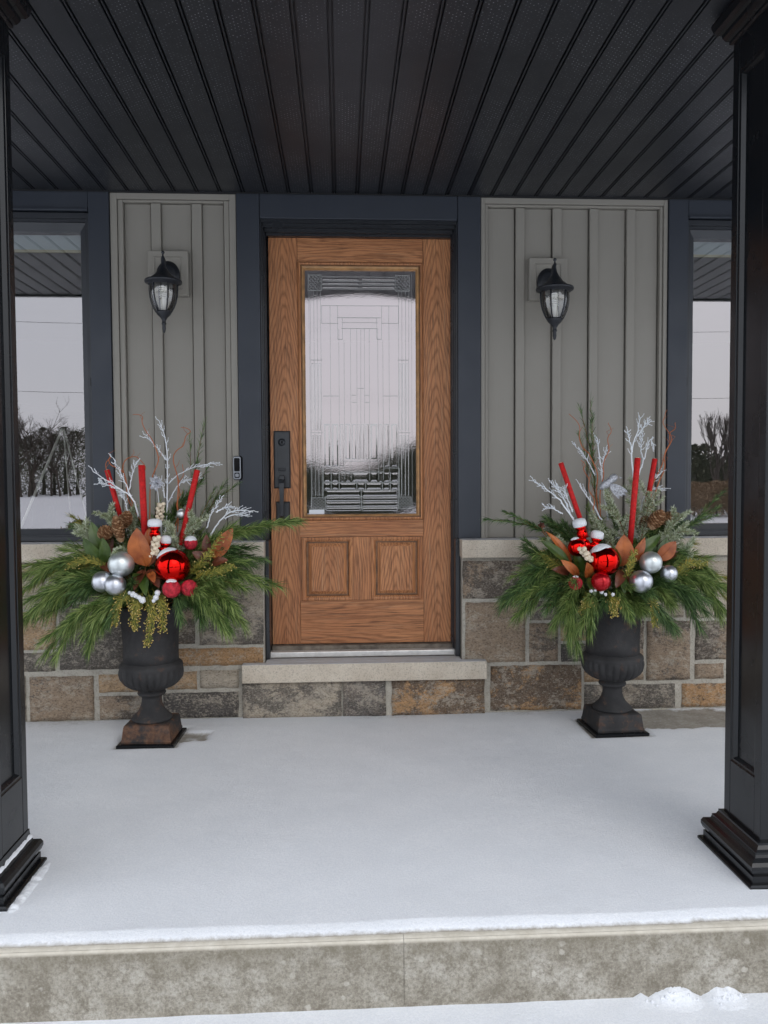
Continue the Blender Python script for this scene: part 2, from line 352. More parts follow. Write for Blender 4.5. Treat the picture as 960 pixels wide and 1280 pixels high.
M['cedar'] = leafy('yellow green cedar', (.06,.085,.012), (.14,.155,.025), (.32,.27,.05))
M['gold'] = leafy('golden seed beads', (.30,.18,.04), (.50,.34,.08), (.62,.5,.2))
M['twig'] = leafy('brown twig', (.10,.045,.02), (.22,.10,.04), None, .7)
M['willow'] = leafy('curly willow', (.24,.06,.02), (.46,.14,.05), None, .6)
M['frost'] = leafy('white glitter twig', (.55,.58,.62), (.82,.85,.88), None, .55, 200)
M['stick'] = varied('red velvet stick', (.50,.012,.012), .65, .3, 90, .3, .6, bscale=300, bdist=.002)
M['redball'] = mat('shiny red ball', (.66,.008,.006), .09, 1)
M['redsatin'] = varied('glossy dark red ball', (.40,.004,.010), .22, .6, 12, .15, .02, metal=.55)
M['frostred'] = varied('frosted red ball', (.42,.02,.035), .7, .3, 70, .55, .6, bscale=200)
M['silverball'] = varied('satin silver ball', (.60,.62,.67), .34, .5, 6, .06, .02, metal=.92)
M['silverpale'] = varied('pale silver ball', (.66,.70,.70), .38, .5, 6, .06, .02, metal=.85)
M['glit'] = varied('silver glitter', (.5,.52,.56), .35, .5, 160, .5, .9, metal=.6, bscale=350)
M['cone'] = leafy('pine cone scales', (.13,.055,.022), (.30,.15,.07), (.48,.30,.17), .6)
M['berry'] = varied('cream berries', (.72,.62,.47), .6, .3, 50, .2, .2)
def leaf_mat(name, lo, hi, rough):
    m = mat(name, hi, rough, spec=.5); t = NT(m); v = t.coord()
    c = t.ramp(t.noise(v, 16, 4), (.3, lo), (.7, hi)); t.l(c, t.b.inputs['Base Color']); t.bump(t.noise(v, 90, 3), .25, .002); return m
M['leafbrown'] = leaf_mat('brown magnolia leaf', (.20,.042,.010), (.46,.135,.030), .42)
M['leafdark'] = leaf_mat('dark brown magnolia leaf', (.07,.02,.012), (.17,.05,.022), .4)
M['leafgreen'] = leaf_mat('green magnolia leaf', (.026,.055,.008), (.07,.115,.018), .38)
# garden / room
M['bark'] = varied('grey bark', (.085,.07,.06), .9, .2, 6, .4, .4)
M['evergreen'] = leafy('far evergreen', (.025,.035,.018), (.055,.065,.035), (.10,.10,.06), .8, 1)
M['reed'] = leafy('dry reeds', (.16,.105,.06), (.30,.21,.13), None, .8, 2)
M['wallpaint'] = varied('room wall paint', (.50,.49,.46), .9, .2, 2, .05, 0)
M['ceilpaint'] = varied('room ceiling paint', (.8,.8,.78), .9, .2, 2, .03, 0)
M['roomfloor'] = varied('dark room floor', (.05,.045,.035), .5, .4, 5, .3, 0)
M['walnut'] = varied('dark cabinet wood', (.035,.032,.02), .5, .4, 12, .4, .1)
M['blind'] = varied('pale blind', (.80,.88,.92), .8, .2, 2, .03, 0)
M['brass'] = varied('cream blind rail', (.85,.78,.55), .5, .4, 6, .05, 0)
M['palewood'] = varied('pale wood', (.80,.80,.72), .6, .3, 20, .15, .1)

# ================================================================== SETTING
# concrete slab with a control joint, bevelled edge
def slab(x0, x1):
    pr = [(-2.0, -.40), (-2.0, -.10)] + [(-1.983-.017*math.cos(R(a)), -.017+.017*math.sin(R(a))) for a in (0, 15, 30, 45, 60, 75, 90)] + [(-1.9, 0), (.30, 0), (.30, -.40)]
    n = len(pr); b = MB(); b.add([(x, y, z) for x in (x0, x1) for y, z in pr], [(i, (i+1) % n, n+(i+1) % n, n+i)[::-1] for i in range(n-3)], True)
    b.add([(x, y, z) for x in (x0, x1) for y, z in pr], [tuple(range(n)), tuple(range(2*n-1, n-1, -1)), (n-3, n-2, 2*n-2, 2*n-3)[::-1], (n-2, n-1, 2*n-1, 2*n-2)[::-1]])
    return b
jx = at(505, 1215, -2.0).x
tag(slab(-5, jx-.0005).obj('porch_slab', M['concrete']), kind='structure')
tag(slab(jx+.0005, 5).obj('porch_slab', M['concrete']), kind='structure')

def nz(x, y, s, seed=0): return noise.noise(Vector((x*s, y*s, seed)))
UL = (-.850, -.395); UR = (1.238, -.385)
def snow_h(x, y):
    e = -1.981 + .006*nz(x, 0, 2.2, 3) + .0015*nz(x, 0, 11, 8)
    if .9 < x < 1.9: e += .006
    d = y - e
    if d < 0: return -.004
    hh = .0125 + .005*max(0, min(1, -y-1)) + .0035*nz(x, y, 1.5, 1) + .0016*nz(x, y, 5, 2) + .0006*nz(x, y, 30, 5)
    hh *= min(1, (max(d, 0)/.035))**.55
    # thins out against the wall
    w = min(1, max(0, (-.10 - y)/.16)); hh -= (1-w)*.005
    for ux, uy in (UL, UR):
        q = max(abs(x-ux), abs(y-uy)); hh -= .010*min(1, max(0, (.150-q)/.02))
    # bare wet patch between right urn and right column
    q = ((x-1.60)/.36)**2 + ((y+.27)/.145)**2 + .55*nz(x, y, 7, 9) + .3*nz(x, y, 20, 4)
    if q < 1.3: hh -= .034*min(1, (1.3-q)/.6)
    # scuffed spot right of the left urn
    q = ((x-(UL[0]+.19))/.075)**2 + ((y+.40)/.09)**2 + .9*nz(x, y, 16, 6)
    if q < 1: hh -= .02*(1-q)*.9
    return max(hh, .0012)
xs = np.concatenate([np.arange(-4.8, -1.3, .06), np.arange(-1.3, 2.2, .014), np.arange(2.2, 4.81, .06)])
ys = np.concatenate([np.arange(-1.995, -1.92, .004), np.arange(-1.92, -.115, .016), [-.112, -.104]])
b = MB(); nx, ny = len(xs), len(ys)
b.add([(x, y, snow_h(x, y)) for y in ys for x in xs], [(j*nx+i, j*nx+i+1, (j+1)*nx+i+1, (j+1)*nx+i) for j in range(ny-1) for i in range(nx-1)], True)
ps = b.obj('porch_snow', M['porchsnow']); tag(ps, kind='structure')
at_ = ps.data.attributes.new('depth', 'FLOAT', 'POINT'); at_.data.foreach_set('value', [v[2] for v in b.v])
# lower step covered in snow, lumps against the riser on the right
LZ = -.178
lumps = [(at(848, 1240, -2.02).x, .048, .023), (at(826, 1240, -2.02).x, .018, .012), (at(908, 1240, -2.02).x, .042, .018), (at(800, 1240, -2).x, .012, .012)]
def step_h(x, y):
    h = LZ + .004*nz(x, y, 2.5, 12) + .002*nz(x, y, 9, 13) - .02*max(0, (-2.35-y)/.1)**2
    for lx, w, hh in lumps:
        g = math.exp(-((x-lx)/w)**4*1.2)*math.exp(-((y+2.0)/.030)**2)
        h = max(h, LZ + hh*g*(1+.16*nz(x, y, 170, 2)+.22*nz(x, y, 60, 7))*1.05) if g > .03 else h
    return h
xs = np.concatenate([np.arange(-4.8, -1.0, .08), np.arange(-1.0, .8, .02), np.arange(.8, 1.25, .004), np.arange(1.25, 4.8, .08)]); ys = np.concatenate([np.arange(-2.44, -2.12, .02), np.arange(-2.12, -1.995, .004)])
b = MB(); nx, ny = len(xs), len(ys)
b.add([(x, y, step_h(x, y)) for y in ys for x in xs], [(j*nx+i, j*nx+i+1, (j+1)*nx+i+1, (j+1)*nx+i) for j in range(ny-1) for i in range(nx-1)], True)
tag(b.obj('step_snow', M['snow']), kind='structure')
b = MB()
for q in range(34):
    lx = rnd.choice([at(848, 1240, -2.02).x, at(905, 1240, -2.02).x])+rnd.gauss(0, .035); ly = -2.012-abs(rnd.gauss(0, .018)); rr = rnd.uniform(.0015, .0045); bb = MB().sphere((0, 0, 0), 1, 7, 5)
    b.add([(lx+v[0]*rr*(1+.5*noise.noise(Vector(v)*2+Vector((q, 0, 0)))), ly+v[1]*rr, step_h(lx, ly)+rr*.4+v[2]*rr*(1+.5*noise.noise(Vector(v)*3+Vector((0, q, 0))))) for v in bb.v], bb.f, False)
tag(b.obj('snow_clods', M['snow']), 'crumbly snow clods heaped against the riser at lower right', 'snow', kind='stuff')
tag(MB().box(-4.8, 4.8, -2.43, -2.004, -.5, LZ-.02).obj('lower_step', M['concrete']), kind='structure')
# snowy ground to the horizon
b = MB(); gs = [-1500, -400, -120, -60, -30, -15, -8, -4, 0, 4, 8, 15, 30, 60, 120, 400, 1500]; k = len(gs)
b.add([(x, y, -.42 + (.12*nz(x, y, .08, 3) if abs(x) < 70 and abs(y) < 70 else 0) - (.15 if y > -2.6 and y < 30 and abs(x) < 20 else 0)) for y in gs for x in gs], [(j*k+i, j*k+i+1, (j+1)*k+i+1, (j+1)*k+i) for j in range(k-1) for i in range(k-1)], True)
tag(b.obj('ground', M['snow']), kind='structure')

# porch ceiling of ribbed metal panels
CZ = 2.54; PW = .1093
ceil = bpy.data.objects.new('porch_ceiling', None); col.objects.link(ceil); ceil.location = (0, 0, CZ); tag(ceil, 'black perforated metal panel ceiling over the porch', kind='structure')
prof = [(-.0546, -.001), (-.0522, -.001), (-.0518, .014), (-.0462, .014), (-.0452, 0), (.0452, 0), (.0462, .014), (.0518, .014), (.0524, -.001), (.0546, -.001)]
b = MB(); n = len(prof); YE = -2.06
b.add([(x, y, z) for y in (YE, -.012) for x, z in prof], [(i, i+1, n+i+1, n+i) for i in range(n-1)])
pm = b.mesh('soffit_panel', M['soffit']); seam0 = at(446, 242, 0).x
i0 = int((-4.9-seam0)/PW); i1 = int((4.9-seam0)/PW)
for i in range(i0, i1):
    o = bpy.data.objects.new('soffit_panel', pm); col.objects.link(o); o.parent = ceil; o.location = (seam0+(i+.5)*PW, 0, 0)
r_ = MB().box(-4.95, 4.95, YE-.02, .3, .03, .20).obj('roof_edge', M['black'], ceil)
MB().box(-4.95, 4.95, -.034, -.012, -.010, .004).obj('wall_channel', M['rubber'], ceil)
MB().box(-4.95, 4.95, YE-.022, YE+.012, -.012, .03).obj('edge_trim', M['black'], ceil)

# ================================================================== HOUSE FRONT
ZS = .862    # underside of siding / top of cap stones
WT = CZ-.008
# masses behind
def wallmass():
    t_ = thing('house_wall', 'house wall behind the cladding around door and windows', 'wall', (0, .1, 0))
    b = LMB(t_)
    for x0, x1, z0, z1 in [(-5, -2.62, 0, 2.6), (-2.62, -1.20, 0, .90), (-1.20, -.40, 0, 2.6), (-.40, .605, -.0, .22), (.605, 1.70, 0, 2.6), (1.70, 3.12, 0, .90), (3.12, 5, 0, 2.6)]:
        b.box(x0, x1, .068, .22, z0, z1)
    b.box(-2.62, -1.2, .068, .22, 2.36, 2.6); b.box(-.40, .605, .115, .22, 2.36, 2.6); b.box(1.7, 3.12, .068, .22, 2.36, 2.6)
    b.obj('wall_core', M['rubber'], t_)
wallmass()
def siding(x0, x1, battens, label, outer=.045):
    t_ = thing('siding_wall', label, 'wall', ((x0+x1)/2, 0, ZS))
    b = LMB(t_)  # outer trim on three sides, two steps
    wl, wr, wt = outer[0], outer[1], .040
    b.box(x0, x0+wl*.55, -.030, .06, ZS, WT); b.box(x1-wr*.55, x1, -.030, .06, ZS, WT); b.box(x0+wl*.55, x1-wr*.55, -.030, .06, WT-wt*.7, WT)
    b.obj('edge_trim', M['siding'], t_, .002)
    b = LMB(t_)
    b.box(x0+wl*.55+.002, x0+wl, -.021, .05, ZS, WT-wt*.7-.002); b.box(x1-wr, x1-wr*.55-.002, -.021, .05, ZS, WT-wt*.7-.002)
    b.box(x0+wl+.001, x1-wr-.001, -.021, .05, WT-wt, WT-wt*.7-.002); b.obj('inner_trim', M['siding'], t_, .002)
    edges = [x0+wl]
    for c, w in battens: edges += [c-w/2, c+w/2]
    edges.append(x1-wr)
    for i in range(0, len(edges)-1, 2):
        LMB(t_).box(edges[i]+.0015, edges[i+1]-.0045, .003, .05, ZS, WT-wt-.002).obj('board', M['siding'], t_, .003)
    for c, w in battens:
        LMB(t_).box(c-w/2, c+w/2, -.014, .05, ZS, WT-wt-.002).obj('batten', M['siding'], t_, .003)
LX0, LX1 = at(138, 400, 0).x+.012, -.498
RX0, RX1 = .692, 1.625
def bat(xs, ym=400): return [((at(a, ym, -.01).x+at(c, ym, -.01).x)/2, at(c, ym, -.01).x-at(a, ym, -.01).x) for a, c in xs]
LX0 = (at(138, 240, 0).x+at(147, 600, 0).x)/2
siding(LX0, LX1, bat([(191, 203), (241.5, 254)]), 'grey board and batten wall panel left of the wooden door', (.058, .058))
siding(RX0, RX1, bat([(644.5, 655.5), (690.5, 701.5), (736.5, 747), (782.5, 793)]), 'grey board and batten wall panel right of the wooden door', (.035, .035))
siding(-4.9, -2.62, [(-4.2, .045), (-3.5, .045)], 'grey board and batten wall beyond the left window', (.05, .05))
siding(3.12, 4.9, [(3.7, .045), (4.3, .045)], 'grey board and batten wall beyond the right window', (.05, .05))

# stone walls
YF = -.104
def stone(par, x0, x1, z0, z1, colr, dark, name='stone', yf=YF, j=.0045):
    w, h = x1-x0, z1-z0; nx = max(3, int(w/.022)); nzz = max(3, int(h/.022)); sd = rnd.random()*100
    L = par.location; cx, cz = (x0+x1)/2, (z0+z1)/2; vs = []; fs = []
    for k in range(nzz+1):
        for i in range(nx+1):
            u, v_ = i/nx, k/nzz; x = x0+w*u; z = z0+h*v_
            ed = min(u*w, (1-u)*w, v_*h, (1-v_)*h)
            y = yf + .0035*noise.noise(Vector((x*9, z*9, sd))) + .0025*noise.noise(Vector((x*30, z*30, sd)))
            if ed < 1e-6:
                y += .0035; x += j*noise.noise(Vector((z*22, sd, 3+round(u)*9)))*(1 if u in (0, 1) else .3); z += j*noise.noise(Vector((x*22, sd, 7+round(v_)*9)))*(1 if v_ in (0, 1) else .3)
            vs.append((x-cx, y-yf, z-cz))
    fs = [(k*(nx+1)+i, k*(nx+1)+i+1, (k+1)*(nx+1)+i+1, (k+1)*(nx+1)+i) for k in range(nzz) for i in range(nx)]
    loop = [i for i in range(nx+1)] + [k*(nx+1)+nx for k in range(1, nzz+1)] + [nzz*(nx+1)+i for i in range(nx-1, -1, -1)] + [k*(nx+1) for k in range(nzz-1, 0, -1)]
    n0 = len(vs); vs += [(vs[q][0], .045, vs[q][2]) for q in loop]; m_ = len(loop)
    fs += [(loop[(q+1) % m_], loop[q], n0+q, n0+(q+1) % m_) for q in range(m_)]
    bb = MB(); bb.add(vs, fs, True); o = bb.obj(name, M['stone'], par); o.location = (cx-L[0], yf-L[1], cz-L[2]); o.color = (*colr, dark)
    return o
TAN = (.64,.43,.25); BRN = (.42,.315,.225); GRY = (.45,.395,.325); PAL = (.64,.56,.45); CHR = (.20,.185,.175); ORG = (.60,.345,.16)
def mottled(k, c): return tuple(x*k for x in c)
def stonewall(label, x0, x1, stones, capx, name='stone_wall'):
    t_ = thing(name, label, 'wall', ((x0+x1)/2, -.1, 0))
    b = LMB(t_)
    nx = int((x1-x0)/.02); nzz = 38; vs = []
    for k in range(nzz+1):
        for i in range(nx+1):
            x = x0+(x1-x0)*i/nx; z = (ZS-.1)*k/nzz; vs.append((x, YF+.0075+.0022*noise.noise(Vector((x*25, z*25, 1)))+.0015*noise.noise(Vector((x*80, z*80, 1))), z))
    b.add(vs, [(k*(nx+1)+i, k*(nx+1)+i+1, (k+1)*(nx+1)+i+1, (k+1)*(nx+1)+i) for k in range(nzz) for i in range(nx)], True)
    b.box(x0, x1, YF+.012, .09, .0, ZS-.09)
    b.obj('mortar', M['mortar'], t_)
    for s_ in stones: stone(t_, *s_)
    for a, c in capx:
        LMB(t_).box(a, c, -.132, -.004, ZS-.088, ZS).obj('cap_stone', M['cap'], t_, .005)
    return t_
def S(px0, py0, px1, py1, c, d):
    X0, X1, Z0, Z1 = rect(px0, py0, px1, py1, YF); return (X0, X1, max(Z0, .005), Z1, c, d)
left = [S(248.5, 705, 329, 806, GRY, .50), S(150, 705, 243, 752, PAL, .35), S(60, 703, 146, 752, GRY, .45), S(-40, 703, 55, 762, PAL, .4), S(160, 756, 243, 806, BRN, .55),
  S(74, 756, 155, 837, mottled(.9, GRY), .60), S(-30, 766, 69, 813, TAN, .46), S(-30, 817, 69, 840, GRY, .56), S(37, 846, 117, 901, BRN, .45), S(-60, 846, 32, 903, GRY, .5),
  S(123.5, 843, 204, 865, TAN, .33), S(208, 840, 246, 862, TAN, .36), S(250, 838, 298, 860.5, PAL, .34), S(124, 870, 200, 899, BRN, .5), S(204, 866, 298, 897, CHR, .6), S(160, 811, 329, 832.5, ORG, .36)]
xe = at(330, 780, YF).x
left += [(-2.75, -1.80, .02, .24, GRY, .5), (-2.75, -2.2, .26, .5, TAN, .4), (-2.18, -1.80, .26, .50, BRN, .5), (-2.75, -1.80, .52, .76, PAL, .4)]
stonewall('rough stone wall with pale cap left of the doorstep', -5, xe, left, [(-5, -1.75), (-1.745, -.97), (-.965, xe+.006)])
xs_ = at(578, 780, YF).x
right = [S(578.5, 701, 692, 748, mottled(1.0, BRN), .58), S(696, 701, 800, 748, GRY, .5), S(859, 701, 960, 772, PAL, .33), S(804, 701, 855, 752, GRY, .45), S(582, 753, 657, 828, mottled(1.05, BRN), .42), S(663, 752, 697, 775, GRY, .52), S(662, 779.5, 697.5, 827, BRN, .48),
  S(701.5, 779, 762, 801, TAN, .4), S(701.5, 752, 804, 775, BRN, .45), S(701.5, 805, 735, 827, CHR, .72), S(739, 805, 764, 827, BRN, .5), S(768, 776, 805, 850, BRN, .5), S(613.5, 832, 727, 887.5, mottled(1.0, ORG), .55), S(731, 832, 764, 852, TAN, .42), S(731, 856, 766, 886, GRY, .55), S(770, 855.5, 844, 885.5, mottled(.85, GRY), .6),
  S(809, 776.5, 863, 850, BRN, .46), S(808, 756, 855, 772, GRY, .42), S(870, 776, 960, 824, mottled(.95, BRN), .54), S(869, 830, 905, 848.5, BRN, .42), S(909, 828, 960, 848.5, TAN, .42), S(852.5, 854.5, 925, 883.5, ORG, .46), S(929, 853, 990, 883, GRY, .5)]
right += [(2.16, 3.0, .02, .30, GRY, .5), (2.16, 2.7, .32, .5, TAN, .4), (2.72, 3.3, .32, .5, BRN, .5), (2.16, 3.0, .52, .76, PAL, .4)]
stonewall('rough stone wall with pale cap right of the doorstep', xs_, 5, right, [(xs_-.006, 1.235), (1.24, 2.3), (2.305, 5)])
# doorstep
YD = YF-.022
t_ = thing('doorstep', 'pale stone slab doorstep on three stones below the door', 'step', (.1, -.1, 0))
sx0, sx1 = at(302, 840, YD-.03).x, at(609, 838, YD-.03).x; sz1 = at(455, 829, YD-.03).z; sz0 = at(455, 852, YD-.03).z
dl, dr = at(330, 780, YF).x, at(578, 780, YF).x
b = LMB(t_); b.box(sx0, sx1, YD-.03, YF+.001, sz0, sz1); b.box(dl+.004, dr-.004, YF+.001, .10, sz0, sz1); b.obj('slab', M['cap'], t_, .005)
b = LMB(t_); b.box(sx0+.002, sx1-.002, YD+.012, .0, 0, sz0-.004); b.obj('mortar', M['mortar'], t_)
for a, c, cc, d in [(303, 427, mottled(.9, PAL), .50), (429, 482, CHR, .45), (490, 606, ORG, .55)]:
    X0, X1, Z0, Z1 = rect(a, 853.5, c, 892.5, YD); stone(t_, X0, X1, .006, sz0-.003, cc, d, yf=YD)

# ---------------------------------------------------------------- door surround
DC = .102; DW = .457; DZ0, DZ1 = .3267, 2.3567; YDR = .070   # door leaf
t_ = thing('door_frame', 'dark slate blue casing and black jamb around the wooden door', 'door frame', (DC, 0, DZ0))
cx0, cx1 = LX1+.003, RX0-.003; cin0, cin1 = at(325.5, 400, -.04).x, at(572.5, 400, -.04).x; hz = at(450, 274, -.04).z
LMB(t_).box(cx0, cin0, -.040, .09, ZS, WT).obj('side_casing', M['frame'], t_, .003)
LMB(t_).box(cin1, cx1, -.040, .09, ZS, WT).obj('side_casing', M['frame'], t_, .003)
LMB(t_).box(cin0+.002, cin1-.002, -.040, .09, hz, WT).obj('header', M['frame'], t_, .003)
xo0, xo1 = dl+.003, dr-.003
b = LMB(t_); ox0, ox1 = cin0+.0015, cin1-.0015; o_ = [(0, -.030), (.010, -.030), (.010, -.014), (.020, -.014), (.020, .012), (.030, .012), (.030, .040), (.036, .040), (.036, .11)]
ex = (ox1-ox0)/2-DW
sc = ex/.036
b.frame(ox0, ox1, sz1-.3, hz-.001, [(d_*sc, y) for d_, y in o_], 'lr')
zt = hz-.001; tt = zt-DZ1; sc2 = tt/.036
for (d0, y0), (d1, y1) in zip(o_[:-1], o_[1:]): b.quad((ox0+d0*sc, y0, zt-d0*sc2), (ox0+d1*sc, y1, zt-d1*sc2), (ox1-d1*sc, y1, zt-d1*sc2), (ox1-d0*sc, y0, zt-d0*sc2))
b.obj('jamb', M['jamb'], t_)
LMB(t_).box(-.46, -.348, .112, .20, .2, 2.42).obj('gap_light_block', M['rubber'], t_); LMB(t_).box(.552, .66, .112, .20, .2, 2.42).obj('gap_light_block', M['rubber'], t_)  # added black boxes keeping bright room light out of the door gaps
# jamb legs below the casing, between the stones
LMB(t_).box(dl+.002, DC-DW-.001, -.052, .09, sz1+.002, ZS-.002).obj('jamb_foot', M['jamb'], t_, .004)
LMB(t_).box(DC+DW+.001, dr-.002, -.052, .09, sz1+.002, ZS-.002).obj('jamb_foot', M['jamb'], t_, .004)
z = DZ0
LMB(t_).box(DC-DW+.002, DC+DW-.002, .035, .11, sz1+.002, z-.003).obj('threshold_wood', M['oldwood'], t_, .003)
LMB(t_).box(DC-DW-.006, DC+DW+.006, -.012, .034, z-.052, z-.024).obj('threshold_bar', M['alu'], t_, .004)
LMB(t_).box(DC-DW+.001, DC+DW-.001, -.030, -.0125, sz1+.002, z-.050).obj('threshold_wood', M['oldwood'], t_, .003)

# ---------------------------------------------------------------- door
t_ = thing('front_door', 'wooden front door with a tall leaded glass pane and two raised panels', 'door', (DC, YDR, DZ0))
def dx(px, py): return at(px, py, YDR).x
g0, g1, gz0, gz1 = rect(380.5, 338, 518.5, 642.5, YDR); gc = (g0+g1)/2
hw = (g1-g0)/2; g0, g1 = DC-hw, DC+hw
stw = DW - hw - .036
sx_l = DC-DW+stw; sx_r = DC+DW-stw
zr1 = gz1+.040; zr0 = gz0-.032
pz1, pz0 = at(450, 671, YDR).z, at(450, 750, YDR).z
def member(name, x0, x1, z0, z1, mt, yf=YDR):
    b = MB(); cx, cz = (x0+x1)/2, (z0+z1)/2; b.box(x0-cx, x1-cx, 0, .04, z0-cz, z1-cz); o = b.obj(name, mt, t_, .0012); o.location = (cx-DC, yf-YDR, cz-DZ0); return o
e = .0006
member('stile', DC-DW+.002, sx_l-e, DZ0, DZ1, M['wood_c']); member('stile', sx_r+e, DC+DW-.002, DZ0, DZ1, M['wood_c'])
member('rail', sx_l+e, sx_r-e, zr1+e, DZ1, M['wood_h']); member('rail', sx_l+e, sx_r-e, pz1+e, zr0-e, M['wood_h']); member('rail', sx_l+e, sx_r-e, DZ0, pz0-e, M['wood_h'])
member('mullion', DC-.046, DC+.046, pz0+e, pz1-e, M['wood_v'])
for a, c in ((sx_l+.010, DC-.047), (DC+.047, sx_r-.010)):
    member('panel', a+.004, c-.004, pz0+.004, pz1-.004, M['wood_v'], YDR+.012)
    b = LMB(t_); b.frame(a-.001, c+.001, pz0+.001, pz1-.001, [(0, YDR+.004), (.0, YDR-.007), (.006, YDR-.009), (.014, YDR-.007), (.022, YDR-.001)]); b.obj('panel_moulding', M['wood_v'], t_)
    b = LMB(t_); b.frame(a+.021, c-.021, pz0+.021, pz1-.021, [(0, YDR-.001), (.004, YDR+.0115), (.010, YDR+.0115), (.011, YDR+.009)]); b.obj('panel_groove', M['glaze'], t_)
    b = LMB(t_); b.frame(a+.031, c-.031, pz0+.031, pz1-.031, [(0, YDR+.010), (.016, YDR-.001), (.018, YDR-.001)]); b.obj('panel_bevel', M['wood_v'], t_)
    o = member('raised_panel', a+.0485, c-.0485, pz0+.0485, pz1-.0485, M['wood_c'], YDR-.002)
LMB(t_).box(sx_l, sx_l+.010, YDR+.002, YDR+.04, pz0, pz1).obj('filler', M['wood_v'], t_); LMB(t_).box(sx_r-.010, sx_r, YDR+.002, YDR+.04, pz0, pz1).obj('filler', M['wood_v'], t_)
b = LMB(t_); b.frame(sx_l, sx_r, zr0, zr1, [(0, YDR+.002), (0.001, YDR-.004), (.008, YDR-.011), (.015, YDR-.009)]); b.obj('glass_moulding', M['wood_v'], t_)
b = LMB(t_); b.frame(sx_l+.0148, sx_r-.0148, zr0+.0148, zr1-.0148, [(0, YDR-.009), (.003, YDR-.004), (.006, YDR-.004)]); b.obj('moulding_groove', M['glaze'], t_)
ins = g0-sx_l-.0205; insz = 0
b = LMB(t_)
X0, X1, Z0, Z1 = sx_l+.0205, sx_r-.0205, zr0+.0205, zr1-.0205
ring = [(X0, X1, Z0, Z1, YDR-.004), (X0+.003, X1-.003, Z0+.003, Z1-.003, YDR-.010), (X0+(g0-X0)*.6, X1-(X1-g1)*.6, Z0+(gz0-Z0)*.6, Z1-(Z1-gz1)*.6, YDR-.008), (g0, g1, gz0, gz1, YDR+.003), (g0, g1, gz0, gz1, YDR+.03)]
vs = []
for a, c, d_, e_, y in ring: vs += [(a, y, d_), (c, y, d_), (c, y, e_), (a, y, e_)]
b.add(vs, [(i*4+j, i*4+(j+1) % 4, (i+1)*4+(j+1) % 4, (i+1)*4+j) for i in range(4) for j in range(4)]); b.obj('glass_bead', M['bead'], t_)
# pane (very slightly bowed sealed unit)
GY = YDR+.012; b = LMB(t_); n = 24; vs = []
gcz = (gz0+gz1)/2; ghz = (gz1-gz0)/2
def gy(x, z): u = (x-DC)/hw; w = (z-gcz)/ghz; return GY + GBOW*(1-u*u)*(1-w*w)
GBOW = .0035
for k in range(n+1):
    for i in range(n+1):
        x = g0+(g1-g0)*i/n; z = gz0+(gz1-gz0)*k/n; vs.append((x, gy(x, z), z))
b.add(vs, [(k*(n+1)+i, k*(n+1)+i+1, (k+1)*(n+1)+i+1, (k+1)*(n+1)+i) for k in range(n) for i in range(n)], True)
pane = b.obj('glass_pane', M['doorglass'], t_)
def gp(px, py):
    p = at(px, py, GY); return p.x, p.z
fx = lambda px, py=500: DC + (px-450.5+(py-490)*-.0095)/ (249.0-0*py)
def came(segs):
    b = LMB(pane_root)
    for x0, y0, x1, y1, w in segs:
        (a, z0), (c, z1) = gp(x0, y0), gp(x1, y1); k = max(2, int(math.hypot(a-c, z0-z1)/.06)+1)
        pts = [(a+(c-a)*i/(k-1), gy(a+(c-a)*i/(k-1), z0+(z1-z0)*i/(k-1))-.0012, z0+(z1-z0)*i/(k-1)) for i in range(k)]
        b.tube(pts, w, 4, True, False)
    return b
pane_root = t_
V = []; w1, w2 = .0011, .0017
for x in (388.5, 393, 397.2, 401.5): V.append((x-1, 364, x+1.5, 622, w1))
for x in (498.3, 502.4, 507, 511): V.append((x, 364, x, 620, w1))
for y in (346, 351.3, 356, 361): V.append((402, y, 494, y+.8, w2))
for y in (343.5, 363.5): V += [(385, y, 402, y, w1), (494, y+.7, 512, y+.7, w1)]
for (a, y0, c, y1) in [(385, 344, 402, 363), (494, 344.5, 512, 363.5), (389, 622, 407, 637), (498, 621, 514, 636)]:
    V += [(a, y0, a, y1, w1), (c, y0, c, y1, w1), (a, y1, c, y1, w1), (a, y0, c, y0, w1)]
    for q in range(1, 8):
        f0, f1 = max(0, q-4)/4, min(4, q)/4
        V.append((a+(c-a)*f0, y0+(y1-y0)*(q/4-f0), a+(c-a)*f1, y0+(y1-y0)*(q/4-f1), .0010))
        V.append((c-(c-a)*f0, y0+(y1-y0)*(q/4-f0), c-(c-a)*f1, y0+(y1-y0)*(q/4-f1), .0010))
